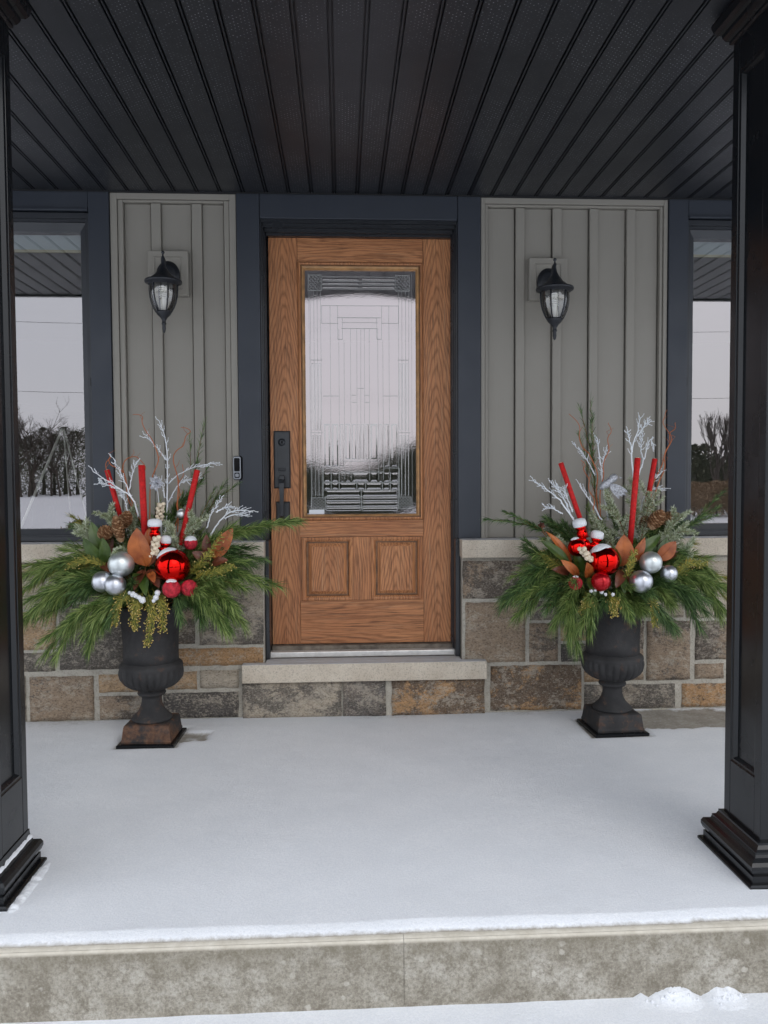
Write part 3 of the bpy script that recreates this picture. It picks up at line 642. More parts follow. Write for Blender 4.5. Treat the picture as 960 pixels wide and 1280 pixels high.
V += [(402, 382, 498, 382.5, w1), (421, 397, 476, 397.3, w2), (402, 404, 423, 404.3, w1), (477, 404, 498, 404.3, w1), (427, 403.2, 472, 403.4, w1), (427, 410.5, 472, 410.8, w2), (422, 424, 428, 424, w2), (471, 424, 477, 424, w2),
  (402, 382, 402, 404, w1), (412.5, 382, 414, 590, w1), (422, 382, 422, 404, w1), (428, 397, 428, 424, w1), (422, 397, 422, 424, w1), (471, 397, 471, 424, w1), (477, 397, 477, 424, w1), (486, 382, 487, 590, w1), (477, 382, 477, 404, w1), (498, 382, 498, 404, w1),
  (388, 450, 403, 450, w2), (497, 450, 511, 450.3, w2), (388, 541, 404, 541, w2), (498, 541, 513, 541, w2), (404, 495, 423, 495, w2), (478, 495, 497, 495, w2), (446, 485.5, 455, 485.5, w2), (439.5, 494, 445, 494, w2), (456, 494, 461, 494, w2), (440, 503, 446, 503, w2), (456, 503, 462, 503, w2),
  (423.5, 411, 424.5, 590, w1), (438, 411, 439, 600, w1), (446, 411, 446.5, 576, w1), (451, 411, 451, 576, w1), (455.5, 411, 456, 576, w1), (461.5, 411, 462, 600, w1), (472, 411, 473.5, 600, w1), (430, 425, 431, 600, w1), (478.5, 425, 479.5, 600, w1),
  (403.5, 585, 425, 585, w2), (480, 585, 498, 585, w2), (428, 576.5, 473, 576.5, w2), (426, 590, 480, 590, w2), (404, 603, 499, 603, w2), (405, 612.5, 499, 612.5, w2), (406, 621, 499, 621, w2), (407, 627, 498, 627, w1), (407, 634, 498, 634, w2), (451.5, 612, 452, 637, w2),
  (414, 590, 414, 612, w2), (424, 590, 424, 612, w2), (446, 603, 446, 612, w2), (457, 603, 457, 612, w2), (478, 603, 478, 612, w2), (488, 590, 488, 612, w2), (404, 585, 404, 621, w2), (499, 585, 499, 621, w2), (385.5, 341, 389.5, 640, .0008), (514, 342, 515.5, 640, .0008)]
tag(came(V).obj('came_lines', M['came'], pane), kind='stuff')
# bevelled glass pieces
bev = []
for x0, x1 in ((389.5, 392.5), (393.6, 396.8), (397.9, 401.2), (498.9, 501.8), (503, 506.3), (507.6, 510.4)): bev += [(x0, 454, x1, 538), (x0+.6, 544, x1+.6, 619)]
for x0, x1 in ((405, 412.8), (414.8, 423), (425.3, 429.5), (431.6, 437.8), (439.8, 445.2), (447.3, 450.3), (452, 455), (457, 461), (463, 472), (474.5, 478.3), (480.5, 486), (489, 497)): bev.append((x0, 530, x1, 574 if 430 < x0 < 470 else 583))
for y0, y1 in ((346.9, 350.5), (352.1, 355.4), (356.8, 360.3)): bev += [(403, y0, 448, y1), (452, y0, 493, y1)]
for x0, x1 in ((405.2, 413), (415, 423), (425, 445), (447, 456), (458, 477), (479, 487), (489, 498)): bev.append((x0, 604, x1, 611.5))
for x0, x1 in ((405.2, 413), (415, 423), (426, 430), (432, 438), (440, 461), (463, 472), (474, 478), (480, 487), (489, 498)): bev.append((x0, 591, x1, 602))
for y0, y1 in ((613.5, 620), (622, 626), (628, 633), (635, 638.5)): bev += [(408, y0, 450.5, y1), (453, y0, 497, y1)]
for x0, y0, x1, y1 in bev:
    (a, z1_), (c, z0_) = gp(x0, y0), gp(x1, y1); yb = gy((a+c)/2, (z0_+z1_)/2)-.0006; i_ = min((c-a), (z1_-z0_))*.24; yt = yb-.00024
    b = LMB(t_); b.add([(a, yb, z0_), (c, yb, z0_), (c, yb, z1_), (a, yb, z1_), (a+i_, yt, z0_+i_), (c-i_, yt, z0_+i_), (c-i_, yt, z1_-i_), (a+i_, yt, z1_-i_)], [(0,1,5,4),(1,2,6,5),(2,3,7,6),(3,0,4,7)])
    b.obj('bevelled_glass', M['bevel'], pane)
X0, X1, Z0, Z1 = rect(386.5, 637.2, 405.5, 642.5, GY); LMB(t_).box(X0, X1, GY-.0045, GY-.0035, Z0, Z1).obj('sticker', M['sticker'], pane)
# handle set
def plate(px0, py0, px1, py1, name):
    X0, X1, Z0, Z1 = rect(px0, py0, px1, py1, YDR-.012); LMB(t_).box(X0, X1, YDR-.004, YDR+.001, Z0, Z1).obj('plate_backing', M['rubber'], t_)  # thin black backing, slightly larger than the plate in front
    return LMB(t_).box(X0+.005, X1-.005, YDR-.014, YDR-.0038, Z0+.005, Z1-.005).obj(name, M['handle'], t_, .002), (X0, X1, Z0, Z1)
pl1, (X0, X1, Z0, Z1) = plate(342, 538.5, 363, 610.5, 'lock_plate')
pl2, (Y0_, Y1_, W0, W1) = plate(345, 627, 362.5, 656, 'lower_plate')
pcx = (X0+X1)/2; cyz = at(352, 553, YDR).z
b = LMB(t_); bb = MB(); bb.lathe([(.0, 0), (.0035, .001), (.0035, .003), (.014, .003), (.014, .0), (.019, .0), (.021, -.004)], n=28); 
b.add([(pcx+x, YDR-.0145-z_, cyz+y) for x, y, z_ in bb.v], bb.f, True); b.obj('key_cylinder', M['handle'], pl1)
LMB(t_).box(pcx-.0015, pcx+.0015, YDR-.019, YDR-.0170, cyz-.006, cyz+.006).obj('keyhole', M['lens'], pl1)
zt_ = at(352, 587, YDR).z; LMB(t_).box(pcx-.017, pcx+.017, YDR-.040, YDR-.0142, zt_-.003, zt_+.004).obj('thumb_latch', M['handle'], pl1, .002)
zg1, zg0 = at(352, 596, YDR).z, at(353, 647, YDR).z
LMB(t_).box(pcx-.013, pcx+.013, YDR-.050, YDR-.0142, zg1-.022, zg1+.006).obj('grip_mount', M['handle'], t_, .003)
b = LMB(t_); vs = []
path = [(YDR-.050, zg1-.012, .0145), (YDR-.062, zg1-.03, .0135), (YDR-.064, zg1-.08, .0115), (YDR-.062, zg1-.13, .010), (YDR-.052, zg0+.012, .0095), (YDR-.030, zg0, .0105), (YDR-.014, zg0-.004, .011)]
for y, z, w in path: vs += [(pcx-w, y-.006, z-.002), (pcx+w, y-.006, z-.002), (pcx+w, y+.006, z+.002), (pcx-w, y+.006, z+.002)]
b.add(vs, [(i*4+j, i*4+(j+1) % 4, (i+1)*4+(j+1) % 4, (i+1)*4+j) for i in range(len(path)-1) for j in range(4)] + [(0,1,2,3), tuple(range(len(vs)-4, len(vs)))]); b.obj('grip', M['handle'], t_, .002)

# ---------------------------------------------------------------- doorbell
X0, X1, Z0, Z1 = rect(291, 570, 303, 600, -.05); xc, zc = (X0+X1)/2, (Z0+Z1)/2
t_ = thing('doorbell', 'slim black and silver video doorbell on the grey trim left of the door', 'doorbell', (xc, -.03, zc))
def pill(x0, x1, z0, z1, y0, y1, r):
    vs = []
    for cx_, cz_, a0 in ((x1-r, z1-r, 0), (x0+r, z1-r, 90), (x0+r, z0+r, 180), (x1-r, z0+r, 270)):
        for q in range(5): a = R(a0+q*22.5); vs.append((cx_+r*math.cos(a), cz_+r*math.sin(a)))
    n = len(vs); b = LMB(t_); b.add([(x, y0, z) for x, z in vs]+[(x, y1, z) for x, z in vs], [tuple(range(n))]+[(q, (q+1) % n, n+(q+1) % n, n+q) for q in range(n)]); return b
pill(X0, X1, Z0, Z1, -.040, -.0302, .010).obj('back_plate', M['handle'], t_)
pill(X0+.002, X1-.007, Z0+.004, Z1-.004, -.054, -.0395, .009).obj('silver_body', M['silver'], t_)
pill(X0+.007, X1-.012, Z0+.042, Z1-.010, -.0555, -.0535, .005).obj('camera_window', M['lens'], t_)
pill(X0+.008, X1-.013, Z0+.010, Z0+.036, -.0555, -.0535, .006).obj('button', M['lens'], t_)
pill(X0+.012, X1-.017, Z0+.015, Z0+.031, -.0562, -.0553, .005).obj('button_ring', M['silver'], [x for x in t_.children if x.name.startswith('button')][0])

# ---------------------------------------------------------------- windows
def window(x0, x1, label, side):
    """x0..x1 outer casing"""
    t_ = thing('window', label, 'window', ((x0+x1)/2, 0, ZS))
    cw = .098; sw = at(110, 400, -.02).x-at(98, 400, -.02).x+.005; z0, z1 = ZS+.004, WT
    gt, gb = 2.362, .922
    b = LMB(t_); b.box(x0, x0+cw, -.040, .06, z0, z1); b.obj('side_casing', M['frame'], t_, .003)
    b = LMB(t_); b.box(x1-cw, x1, -.040, .06, z0, z1); b.obj('side_casing', M['frame'], t_, .003)
    b = LMB(t_); b.box(x0+cw+.001, x1-cw-.001, -.0385, .06, gt+.085, z1); b.obj('top_casing', M['frame'], t_, .003)
    b = LMB(t_); # mitre lines and drip cap
    b.box(x0+cw+.001, x1-cw-.001, -.048, -.038, gt+.078, gt+.090); b.obj('drip_cap', M['frame'], t_, .002)
    ix0, ix1 = x0+cw+.001, x1-cw-.001
    b = LMB(t_); vs = []
    for a, c, d_, e_, y in [(ix0, ix1, z0, gt+.077, -.014), (ix0+.016, ix1-.016, z0+.020, gt+.052, -.014), (ix0+.017, ix1-.017, z0+.021, gt+.051, .004), (ix0+.026, ix1-.026, z0+.028, gt+.040, .004), (ix0+.027, ix1-.027, z0+.029, gt+.039, .018), (ix0+sw+.006, ix1-sw-.006, gb, gt, .030), (ix0+sw+.008, ix1-sw-.008, gb+.002, gt-.002, .062)]:
        vs += [(a, y, d_), (c, y, d_), (c, y, e_), (a, y, e_)]
    b.add(vs, [(i*4+j, i*4+(j+1) % 4, (i+1)*4+(j+1) % 4, (i+1)*4+j) for i in range(6) for j in range(4)]); b.obj('sash', M['sash'], t_)
    b = LMB(t_); b.quad((ix0+sw, .060, gb-.01), (ix1-sw, .060, gb-.01), (ix1-sw, .060, gt+.01), (ix0+sw, .060, gt+.01)); b.obj('glass_pane', M['winglass'], t_)
    lx = ix1-.004 if side < 0 else ix0+.004
    zl = at(112, 478, 0).z if side < 0 else at(855, 478, 0).z
    LMB(t_).box(lx-.004, lx+.004, -.024, -.0138, zl-.02, zl+.02).obj('lock_clip', M['rubber'], t_, .001)
    return t_
window(-2.60, LX0-.003, 'tall dark framed window left of the grey siding with trees mirrored', -1)
window(RX1+.003, 3.10, 'tall dark framed window right of the grey siding behind the column', 1)
# blinds inside
for a, c, z, lb in ((-2.45, -1.22, at(60, 316, .08).z, 'pale roller blind rolled down a little inside the left window'), (1.73, 2.95, at(890, 322, .08).z, 'pale roller blind rolled down a little inside the right window')):
    t_ = thing('roller_blind', lb, 'blind', ((a+c)/2, .080, 2.42)); 
    LMB(t_).box(a, c, .080, .083, z+.014, 2.44).obj('fabric', M['blind'], t_); LMB(t_).box(a, c, .074, .089, z, z+.0135).obj('bottom_bar', M['brass'], t_, .002)
# room
rm = MB()
rm.quad((-5, 4.2, .2), (5, 4.2, .2), (5, 4.2, 2.6), (-5, 4.2, 2.6)); rm.quad((-5, .33, .2), (-5, 4.2, .2), (-5, 4.2, 2.6), (-5, .33, 2.6)); rm.quad((5, .33, .2), (5, 4.2, .2), (5, 4.2, 2.6), (5, .33, 2.6))
tag(rm.obj('room_walls', M['wallpaint']), kind='structure')
tag(MB().quad((-5, .3, 2.55), (5, .3, 2.55), (5, 4.2, 2.55), (-5, 4.2, 2.55)).obj('room_ceiling', M['ceilpaint']), kind='structure')
tag(MB().quad((-5, .3, .32), (5, .3, .32), (5, 4.2, .32), (-5, 4.2, .32)).obj('room_floor', M['roomfloor']), kind='structure')
# cabinet and tripod seen through the left window
t_ = thing('cabinet', 'dark wooden cabinet with open shelves inside the left window', 'cabinet', (-2.35, 1.5, .32))
b = LMB(t_); 
for x in (-3.1, -2.55, -2.05, -1.55): b.box(x, x+.04, 1.35, 1.8, .32, 1.62)
LMB(t_).box(-3.1, -1.5, 1.78, 1.82, .32, 1.62).obj('back_panel', M['walnut'], t_)
b.obj('side_panel', M['walnut'], t_)
for z in (.34, .75, 1.15, 1.60): LMB(t_).box(-3.1, -1.5, 1.35, 1.8, z, z+.04).obj('shelf', M['walnut'], t_)
ap = at(79, 533, .22)
t_ = thing('tripod', 'pale wooden tripod standing inside the left window', 'tripod', (ap.x, .22, .32))
for q, (px, py, yy) in enumerate([(34, 640, .17), (103, 625, .24), (88, 640, .55)]):
    f = at(px, py, yy); f0 = Vector((ap.x, .22, ap.z)); f = f0 + (f-f0)*((f0.z-.33)/(f0.z-f.z)); b = LMB(t_)
    b.tube([f0, f], [.0072, .0072] if q == 0 else [.0042, .0042], 8); b.obj('leg', M['palewood'], t_)
LMB(t_).lathe([(.012, -.01), (.02, 0), (.012, .02)], (ap.x, .22, ap.z), 12).obj('head', M['walnut'], t_)

# ---------------------------------------------------------------- columns
CB = []
def column(cx, cy, label, bs=0):
    t_ = thing('porch_column', label, 'column', (cx, cy, 0), 'black square columns at the porch edge'); c = (cx, cy, 0)
    LMB(t_).square([(.165-bs, -.002), (.165-bs, .022), (.160-bs, .026)], c).obj('foot_plate', M['black'], t_)
    b = LMB(t_); b.square([(.152, .0262), (.152, .047), (.146, .047), (.146, .050), (.154, .056), (.158, .066), (.158, .076), (.153, .086), (.143, .090), (.137, .092), (.134, .100), (.134, .106), (.125, .110), (.120, .120), (.120, .126), (.113, .128)] if bs == 0 else [(.152-bs, .0262), (.152-bs, .047), (.146-bs, .047), (.146-bs, .050), (.154-bs, .056), (.158-bs, .066), (.158-bs, .076), (.153-bs, .086), (.143-bs, .090), (.137-bs, .092), (.134-bs, .100), (.134-bs, .106), (.125-bs*.7, .110), (.120-bs*.5, .120), (.120-bs*.5, .126), (.110, .128)], c); b.obj('base_moulding', M['black'], t_)
    h = .108; zt0, zt1 = .122, CZ-.085
    # shaft: recessed panels on four faces
    b = LMB(t_); b.box(cx-h+.016, cx+h-.016, cy-h+.016, cy+h-.016, zt0, zt1+.1); b.obj('panel_core', M['black'], t_)
    b = LMB(t_); st = .036
    for sx in (-1, 1):
        for sy in (-1, 1):
            xa, xb = sorted((cx+sx*h, cx+sx*(h-st))); ya, yb = sorted((cy+sy*h, cy+sy*(h-st))); b.box(xa, xb, ya, yb, zt0, zt1)
    b.obj('corner_post', M['black'], t_, .002)
    for z0, z1 in ((zt0, zt0+.175), (zt1-.10, zt1)):
        b = LMB(t_)
        b.box(cx-h+st+.0005, cx+h-st-.0005, cy-h+.0008, cy+h-.0008, z0, z1); b.box(cx-h+.0008, cx+h-.0008, cy-h+st+.0005, cy+h-st-.0005, z0+.0004, z1-.0004); b.obj('rail', M['black'], t_, .0015)
    w = h-st
    for ax, sg in ((0, -1), (0, 1), (1, -1), (1, 1)):
        b = LMB(t_); vs = []; z0, z1 = zt0+.175, zt1-.10
        for d_, dep in [(0, .002), (.004, .0035), (.009, .004), (.016, .0155)]:
            for u, z in ((-w+d_, z0+d_), (w-d_, z0+d_), (w-d_, z1-d_), (-w+d_, z1-d_)):
                o_ = sg*(h-dep); vs.append((cx+o_, cy+u, z) if ax == 0 else (cx+u, cy+o_, z))
        b.add(vs, [(i*4+j, i*4+(j+1) % 4, (i+1)*4+(j+1) % 4, (i+1)*4+j) for i in range(3) for j in range(4)]); b.obj('panel_moulding', M['black'], t_)
    b = LMB(t_); b.square([(.111, zt1-.005), (.117, zt1+.0), (.117, zt1+.008), (.124, zt1+.012), (.131, zt1+.024), (.133, zt1+.034), (.142, zt1+.038), (.150, zt1+.050), (.155, zt1+.066), (.155, CZ-.0105)], c); b.obj('capital', M['black'], t_)
    return t_
column(-1.044, -1.69, 'black square panelled column at the left edge of the porch', .019)
rc = column(1.288, -1.69, 'black square panelled column at the right edge of the porch')
# snow resting on the left column base
def snowstrip(x0, y0, y1, z, wd, ht, name, label, sd):
    b = MB(); nu, nv = 120, 8; vs = []
    for i in range(nu+1):
        u = i/nu; y = y0+(y1-y0)*u; en = min(1, min(u, 1-u)*8)**.5; w = wd*en*(1+.55*nz(y*28, sd, 1, 3)); h = ht*en*(1+.6*nz(y*45, sd, 1, 5))
        for k in range(nv+1):
            v_ = k/nv*2-1; vs.append((x0+v_*w+.0015*nz(y*90, v_*3, 1, sd), y, z+h*math.sqrt(max(0, 1-v_*v_))*(1+.3*nz(y*130, v_*4, 1, sd))))
    b.add(vs, [(i*(nv+1)+k, i*(nv+1)+k+1, (i+1)*(nv+1)+k+1, (i+1)*(nv+1)+k) for i in range(nu) for k in range(nv)], True)
    tag(b.obj(name, M['snow']), label, 'snow')
snowstrip(-1.044+.111, -1.83, -1.56, .104, .0085, .007, 'snow_strip', 'thin strip of snow lying along the left column base moulding', 2)
snowstrip(-1.044+.158, -1.86, -1.55, .006, .020, .016, 'snow_ridge', 'low ridge of snow beside the foot of the left column', 6)

# ---------------------------------------------------------------- lanterns
def lantern(px, pb, label, name='wall_lantern'):
    X0, X1, Z0, Z1 = rect(*pb, -.045); xc = (X0+X1)/2; YL = -.165
    t_ = thing(name, label, 'wall lamp', (xc, 0, Z1), 'lanterns beside the door')
    b = LMB(t_); b.box(X0, X1, -.040, .0, Z0, Z1); b.obj('mounting_block', M['siding'], t_, .003)
    b = LMB(t_); b.frame(X0+.028, X1-.028, Z0+.028, Z1-.028, [(0, -.0402), (.004, -.044), (.008, -.0402)]); b.obj('block_moulding', M['siding'], t_.children[0])
    ax = at(px, 360, YL).x; P = lambda py: at(px, py, YL).z; s = (at(px+10, 360, YL).x-ax)/10
    dy = pb[1]-313
    zz = lambda py: P(py+dy)
    zc = (zz(322)+zz(353))/2+.004
    b = LMB(t_); bb = MB(); bb.lathe([(.0, .022), (.035, .020), (.046, .014), (.048, .008), (.055, .006), (.058, 0)], n=28)
    b.add([(xc+x, -.042-z_, zc+y*1.22) for x, y, z_ in bb.v], bb.f, True); b.obj('back_plate', M['gunmetal'], t_)
    b = LMB(t_); b.tube([(xc, -.055, zc-.03), (xc, -.085, zc-.035), (xc, -.115, zc-.01), (xc, -.125, zc+.030), (xc, -.145, zc+.052), (ax, YL, zz(336)+.01), (ax, YL, zz(342))], [.012, .011, .010, .010, .010, .009, .009], 10); b.obj('arm', M['gunmetal'], t_)
    b = LMB(t_); r = lambda p: p*s
    prof = [(.0, zz(313.5)), (r(1.6), zz(314)), (r(2.4), zz(316)), (r(1), zz(317.5)), (r(1.), zz(320)), (r(2.), zz(321)), (r(1.6), zz(325)), (r(2.6), zz(331)), (r(5), zz(336)), (r(8.2), zz(340)), (r(10), zz(343)), (r(15), zz(347)), (r(17), zz(349.5)), (r(22.5), zz(350.5)), (r(23.3), zz(352)), (r(22.5), zz(354)), (r(19), zz(354.6)), (r(18.5), zz(356.5)), (r(16.5), zz(357))]
    b.lathe(prof[::-1], (ax, YL, 0), 40, True, None); b.obj('hood', M['gunmetal'], t_)
    gl = [(17.3, 356.6), (17.6, 362), (17.0, 370), (15.2, 378), (12.4, 385), (9.2, 390.5)]
    b = LMB(t_); b.lathe([(r(a), zz(c)) for a, c in gl][::-1], (ax, YL, 0), 36); b.f = [f for f in b.f if len(f) == 4]; b.sm = b.sm[:len(b.f)]; b.obj('glass_shade', M['lampglass'], t_); shade = t_.children[-1]
    for q in range(6):
        a = R(60*q); b = LMB(t_); b.tube([(ax+r(g+.3)*math.cos(a), YL+r(g+.3)*math.sin(a), zz(c)) for g, c in gl], .0032, 5); b.obj('rib', M['gunmetal'], shade)
    b = LMB(t_); b.lathe([(r(10), zz(389.5)), (r(9.6), zz(391)), (r(7.8), zz(394)), (r(4.5), zz(397)), (r(3.4), zz(399)), (r(2.2), zz(401)), (r(2.6), zz(404)), (r(3.3), zz(405)), (r(2), zz(406)), (r(2.3), zz(411)), (r(1.4), zz(415)), (0, zz(416.5))][::-1], (ax, YL, 0), 24); b.obj('lower_finial', M['gunmetal'], t_)
    b = LMB(t_); n = 90; b.tube([(ax+.0145*math.cos(q*.42), YL+.0145*math.sin(q*.42), zz(357)-(zz(357)-zz(373))*q/n) for q in range(n)], .0038, 6); b.obj('bulb', M['white'], t_)
    LMB(t_).lathe([(.012, zz(373)), (.014, zz(375)), (.014, zz(388))][::-1], (ax, YL, 0), 16).obj('bulb_base', M['white'], t_)
lantern(204.2, (184.5, 313, 235, 369), 'black lantern with clear glass on the siding left of the door')
lantern(693.5, (662, 322, 709.5, 375), 'black lantern with clear glass on the siding right of the door')

# ---------------------------------------------------------------- urns
def urn(cx, cy, rot, label, rusty):
    t_ = thing('urn', label, 'urn', (cx, cy, 0), 'cast iron urns flanking the door'); t_.rotation_euler.z = rot; t_.location.z = .0035
    z0 = .012
    MB().square([(.124, 0), (.124, z0), (.120, z0+.003)], (0,0,0)).obj('base_plate', M['black'], t_)
    MB().square([(.106, z0+.0032), (.1085, z0+.012), (.105, z0+.022), (.099, z0+.070), (.097, z0+.078), (.088, z0+.082)], (0,0,0)).obj('plinth', M['rust'] if rusty else M['rust2'], t_)
    MB().lathe([(.086, .094), (.089, .100), (.086, .108), (.080, .112), (.075, .118), (.062, .130), (.052, .148), (.045, .168), (.043, .188), (.046, .202), (.058, .206), (.062, .213), (.060, .220), (.048, .226), (.050, .230)], n=40).obj('stem', M['rust2'] if rusty else M['iron'], t_)
    fl_ = lambda a, i, z: 1 + .09*abs(math.sin(a*13))**.6*(1 if .24 < z < .325 else .0) * math.sin(math.pi*min(1, max(0, (z-.23)/.1)))**.5
    pr = [(.048, .229), (.070, .234), (.096, .246), (.113, .262), (.125, .282), (.131, .304), (.1325, .318), (.136, .326), (.138, .334), (.136, .343), (.130, .349), (.124, .352), (.120, .358)]
    MB().lathe(pr, n=156, flute=fl_).obj('bowl', M['iron'], t_)
    MB().lathe([(.120, .356), (.119, .40), (.120, .45), (.124, .50), (.131, .545), (.140, .575), (.150, .590), (.158, .596), (.160, .604), (.156, .611), (.146, .612), (.138, .600), (.128, .57)], n=56).obj('vase_body', M['iron'], t_)
    b = MB(); n = 28
    vs = [(0, 0, .592)] + [(.137*r_*math.cos(a*2*math.pi/n), .137*r_*math.sin(a*2*math.pi/n), .585+.006*rnd.random()) for r_ in (.33, .66, 1) for a in range(n)]
    b.add(vs, [(0, 1+a, 1+(a+1) % n) for a in range(n)] + [(1+k*n+a, 1+(k+1)*n+a, 1+(k+1)*n+(a+1) % n, 1+k*n+(a+1) % n) for k in range(2) for a in range(n)], True); b.obj('soil', M['soil'], t_)
    return t_
urn(*UL, R(-2), 'rusty black cast iron urn on the snow left of the door', True)
urn(*UR, R(3), 'black cast iron urn on the snow right of the door', False)

# ================================================================== ARRANGEMENTS
def spline(pts, n):
    pts = [Vector(p) for p in pts]; P = [pts[0]*2-pts[1]] + pts + [pts[-1]*2-pts[-2]]; out = []; k = len(pts)-1
    for i in range(n+1):
        s_ = i/n*k; j = min(int(s_), k-1); u = s_-j; a, b_, c, d = P[j], P[j+1], P[j+2], P[j+3]
        out.append(.5*((2*b_)+(c-a)*u+(2*a-5*b_+4*c-d)*u*u+(3*b_-a-3*c+d)*u**3))
    return out
def rv(s_=1): return Vector((rnd.gauss(0, s_), rnd.gauss(0, s_), rnd.gauss(0, s_)))
def needle(b, p, d, L, w, droop=.2):
    d = d.normalized(); side = d.cross(rv()).normalized()*w; mid = p+d*L*.55; end = p+d*L+Vector((0, 0, -1))*L*droop*rnd.random()
    b.add([p-side, p+side, mid+side*.9, mid-side*.9, end], [(0,1,2,3), (3,2,4)])
def clump(b, path, count, L, w, ang=(20, 50), droop=.2, t0=.1, tip=True):
    k = len(path)-1
    for q in range(count):
        s_ = t0+(1-t0)*rnd.random(); i = min(int(s_*k), k-1); p = path[i].lerp(path[i+1], s_*k-i); tg = (path[i+1]-path[i]).normalized()
        a = R(rnd.uniform(*ang))*(1-.35*(s_ > .9)); rad = (rv() - tg*0); rad = (rad-tg*rad.dot(tg)).normalized()
        needle(b, p, tg*math.cos(a)+rad*math.sin(a), L*rnd.uniform(.7, 1.15), w, droop)
def bough(pts, label, group, mt='pine', L=.075, n=850, shoots=6, spread=.32, w=.0013, name='pine_bough', ang=(10, 40), droop=.4, thick=.0035, t0=.25, cat='pine bough', shootlen=.45, down=0):
    pts = [Vector(p) for p in pts]; e_ = (pts[-1]-pts[-2]); pts[-1] = pts[-1]-e_.normalized()*min(L*.75, e_.length*.75); n = int(n*1.7)
    path = spline(pts, 14); t_ = thing(name, label, cat, tuple(path[0]), group)
    b = LMB(t_); b.tube(path, [thick*(1-.75*i/14) for i in range(15)], 5)
    nb = LMB(t_); tot = sum((path[i+1]-path[i]).length for i in range(14)); clump(nb, path, int(n*.45), L, w, ang, droop, t0)
    for q in range(shoots):
        i = int((t0+.1+(.8-t0)*q/max(1, shoots-1))*14) if shoots > 1 else 7; i = min(i, 12)
        tg = (path[i+1]-path[i]).normalized(); rad = rv(); rad = (rad-tg*rad.dot(tg)).normalized(); rad.z *= .6; rad.y *= .7
        l2 = tot*shootlen*rnd.uniform(.6, 1.1); p = path[i]; d = (tg+rad*spread*rnd.uniform(.6, 1.4)).normalized()
        sp = [p+d*l2*u+Vector((0, 0, -.10-down))*l2*u*u for u in (0, .25, .5, .75, 1)]
        b.tube(sp, [thick*.5, thick*.45, thick*.4, thick*.3, thick*.2], 4)
        clump(nb, sp, int(n*.55/shoots), L*.95, w, ang, droop, .15)
    b.obj('stem', M['twig'], t_); tag(nb.obj('needles', M[mt], t_), kind='stuff')
    return t_
def P(px, py, y=-.4): return at(px, py, y)
def C(side): c = UL if side == 'L' else UR; return Vector((c[0]+rnd.uniform(-.05, .05), c[1]+rnd.uniform(-.04, .04), .60))
GP = {'L': 'pine boughs in the left urn', 'R': 'pine boughs in the right urn'}
def pb(side, label, *px, **kw):
    return bough([C(side)]+[P(*q) for q in px], label, GP[side], **kw)
# left urn boughs
for lb, px, kw in [
  ('long pine bough reaching furthest left from the left urn, uppermost of that side', [(135, 700, -.45), (80, 702, -.48), (38, 722, -.5)], dict(n=1000, mt='pine')),
  ('pine bough drooping far left of the left urn beside the column', [(130, 725, -.5), (80, 735, -.52), (40, 766, -.54)], dict(n=1000)),
  ('pine bough pointing down and left in front of the stone wall, left urn', [(145, 745, -.53), (108, 765, -.56), (80, 792, -.58)], dict(n=900)),
  ('pale green pine bough at the back left of the left urn', [(140, 690, -.35), (95, 700, -.33), (50, 715, -.32)], dict(n=800, mt='cedar', L=.06)),
  ('pine bough drooping over the left rim of the left urn', [(160, 748, -.55), (130, 765, -.58), (108, 785, -.58)], dict(n=700, shoots=4)),
  ('long pine bough reaching up right across the door handle, left urn', [(235, 700, -.45), (275, 672, -.48), (326, 658, -.5)], dict(n=1100, L=.075, spread=.28)),
  ('pine bough stretching level right to the door edge, left urn', [(235, 715, -.45), (270, 710, -.47), (312, 719, -.48)], dict(n=900, L=.07, spread=.22)),
  ('pine bough fanning low right of the left urn', [(235, 730, -.5), (262, 736, -.54), (287, 748, -.55)], dict(n=1100, spread=.5)),
  ('pine bough drooping down right over the rim of the left urn', [(232, 740, -.55), (252, 752, -.58), (272, 768, -.59)], dict(n=800, shoots=4)),
  ('mixed green bough behind the right side ornaments of the left urn', [(235, 700, -.35), (260, 690, -.33), (295, 688, -.32)], dict(n=900, mt='pine2')),
  ('upright thin pine sprig left of the doorbell, left urn', [(228, 660, -.34), (240, 610, -.33), (249, 568, -.33)], dict(n=190, L=.05, shoots=3, spread=.25, t0=.4, mt='pine2', w=.0009, ang=(14, 40))),
  ('leaning thin pine sprig below the doorbell, left urn', [(240, 670, -.36), (260, 640, -.36), (276, 615, -.36)], dict(n=220, L=.05, shoots=3, spread=.3, t0=.3, mt='pine2', w=.0009, ang=(14, 40))),
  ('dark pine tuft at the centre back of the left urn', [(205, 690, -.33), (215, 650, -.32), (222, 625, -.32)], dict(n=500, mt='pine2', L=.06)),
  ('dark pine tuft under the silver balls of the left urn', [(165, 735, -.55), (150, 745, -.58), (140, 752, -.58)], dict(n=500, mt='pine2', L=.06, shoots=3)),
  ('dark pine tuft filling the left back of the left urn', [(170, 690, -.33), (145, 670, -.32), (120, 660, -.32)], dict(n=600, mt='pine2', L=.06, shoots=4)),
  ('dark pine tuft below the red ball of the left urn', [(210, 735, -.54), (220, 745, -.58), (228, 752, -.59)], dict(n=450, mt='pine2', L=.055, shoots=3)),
  ]: pb('L', lb, *px, **kw)
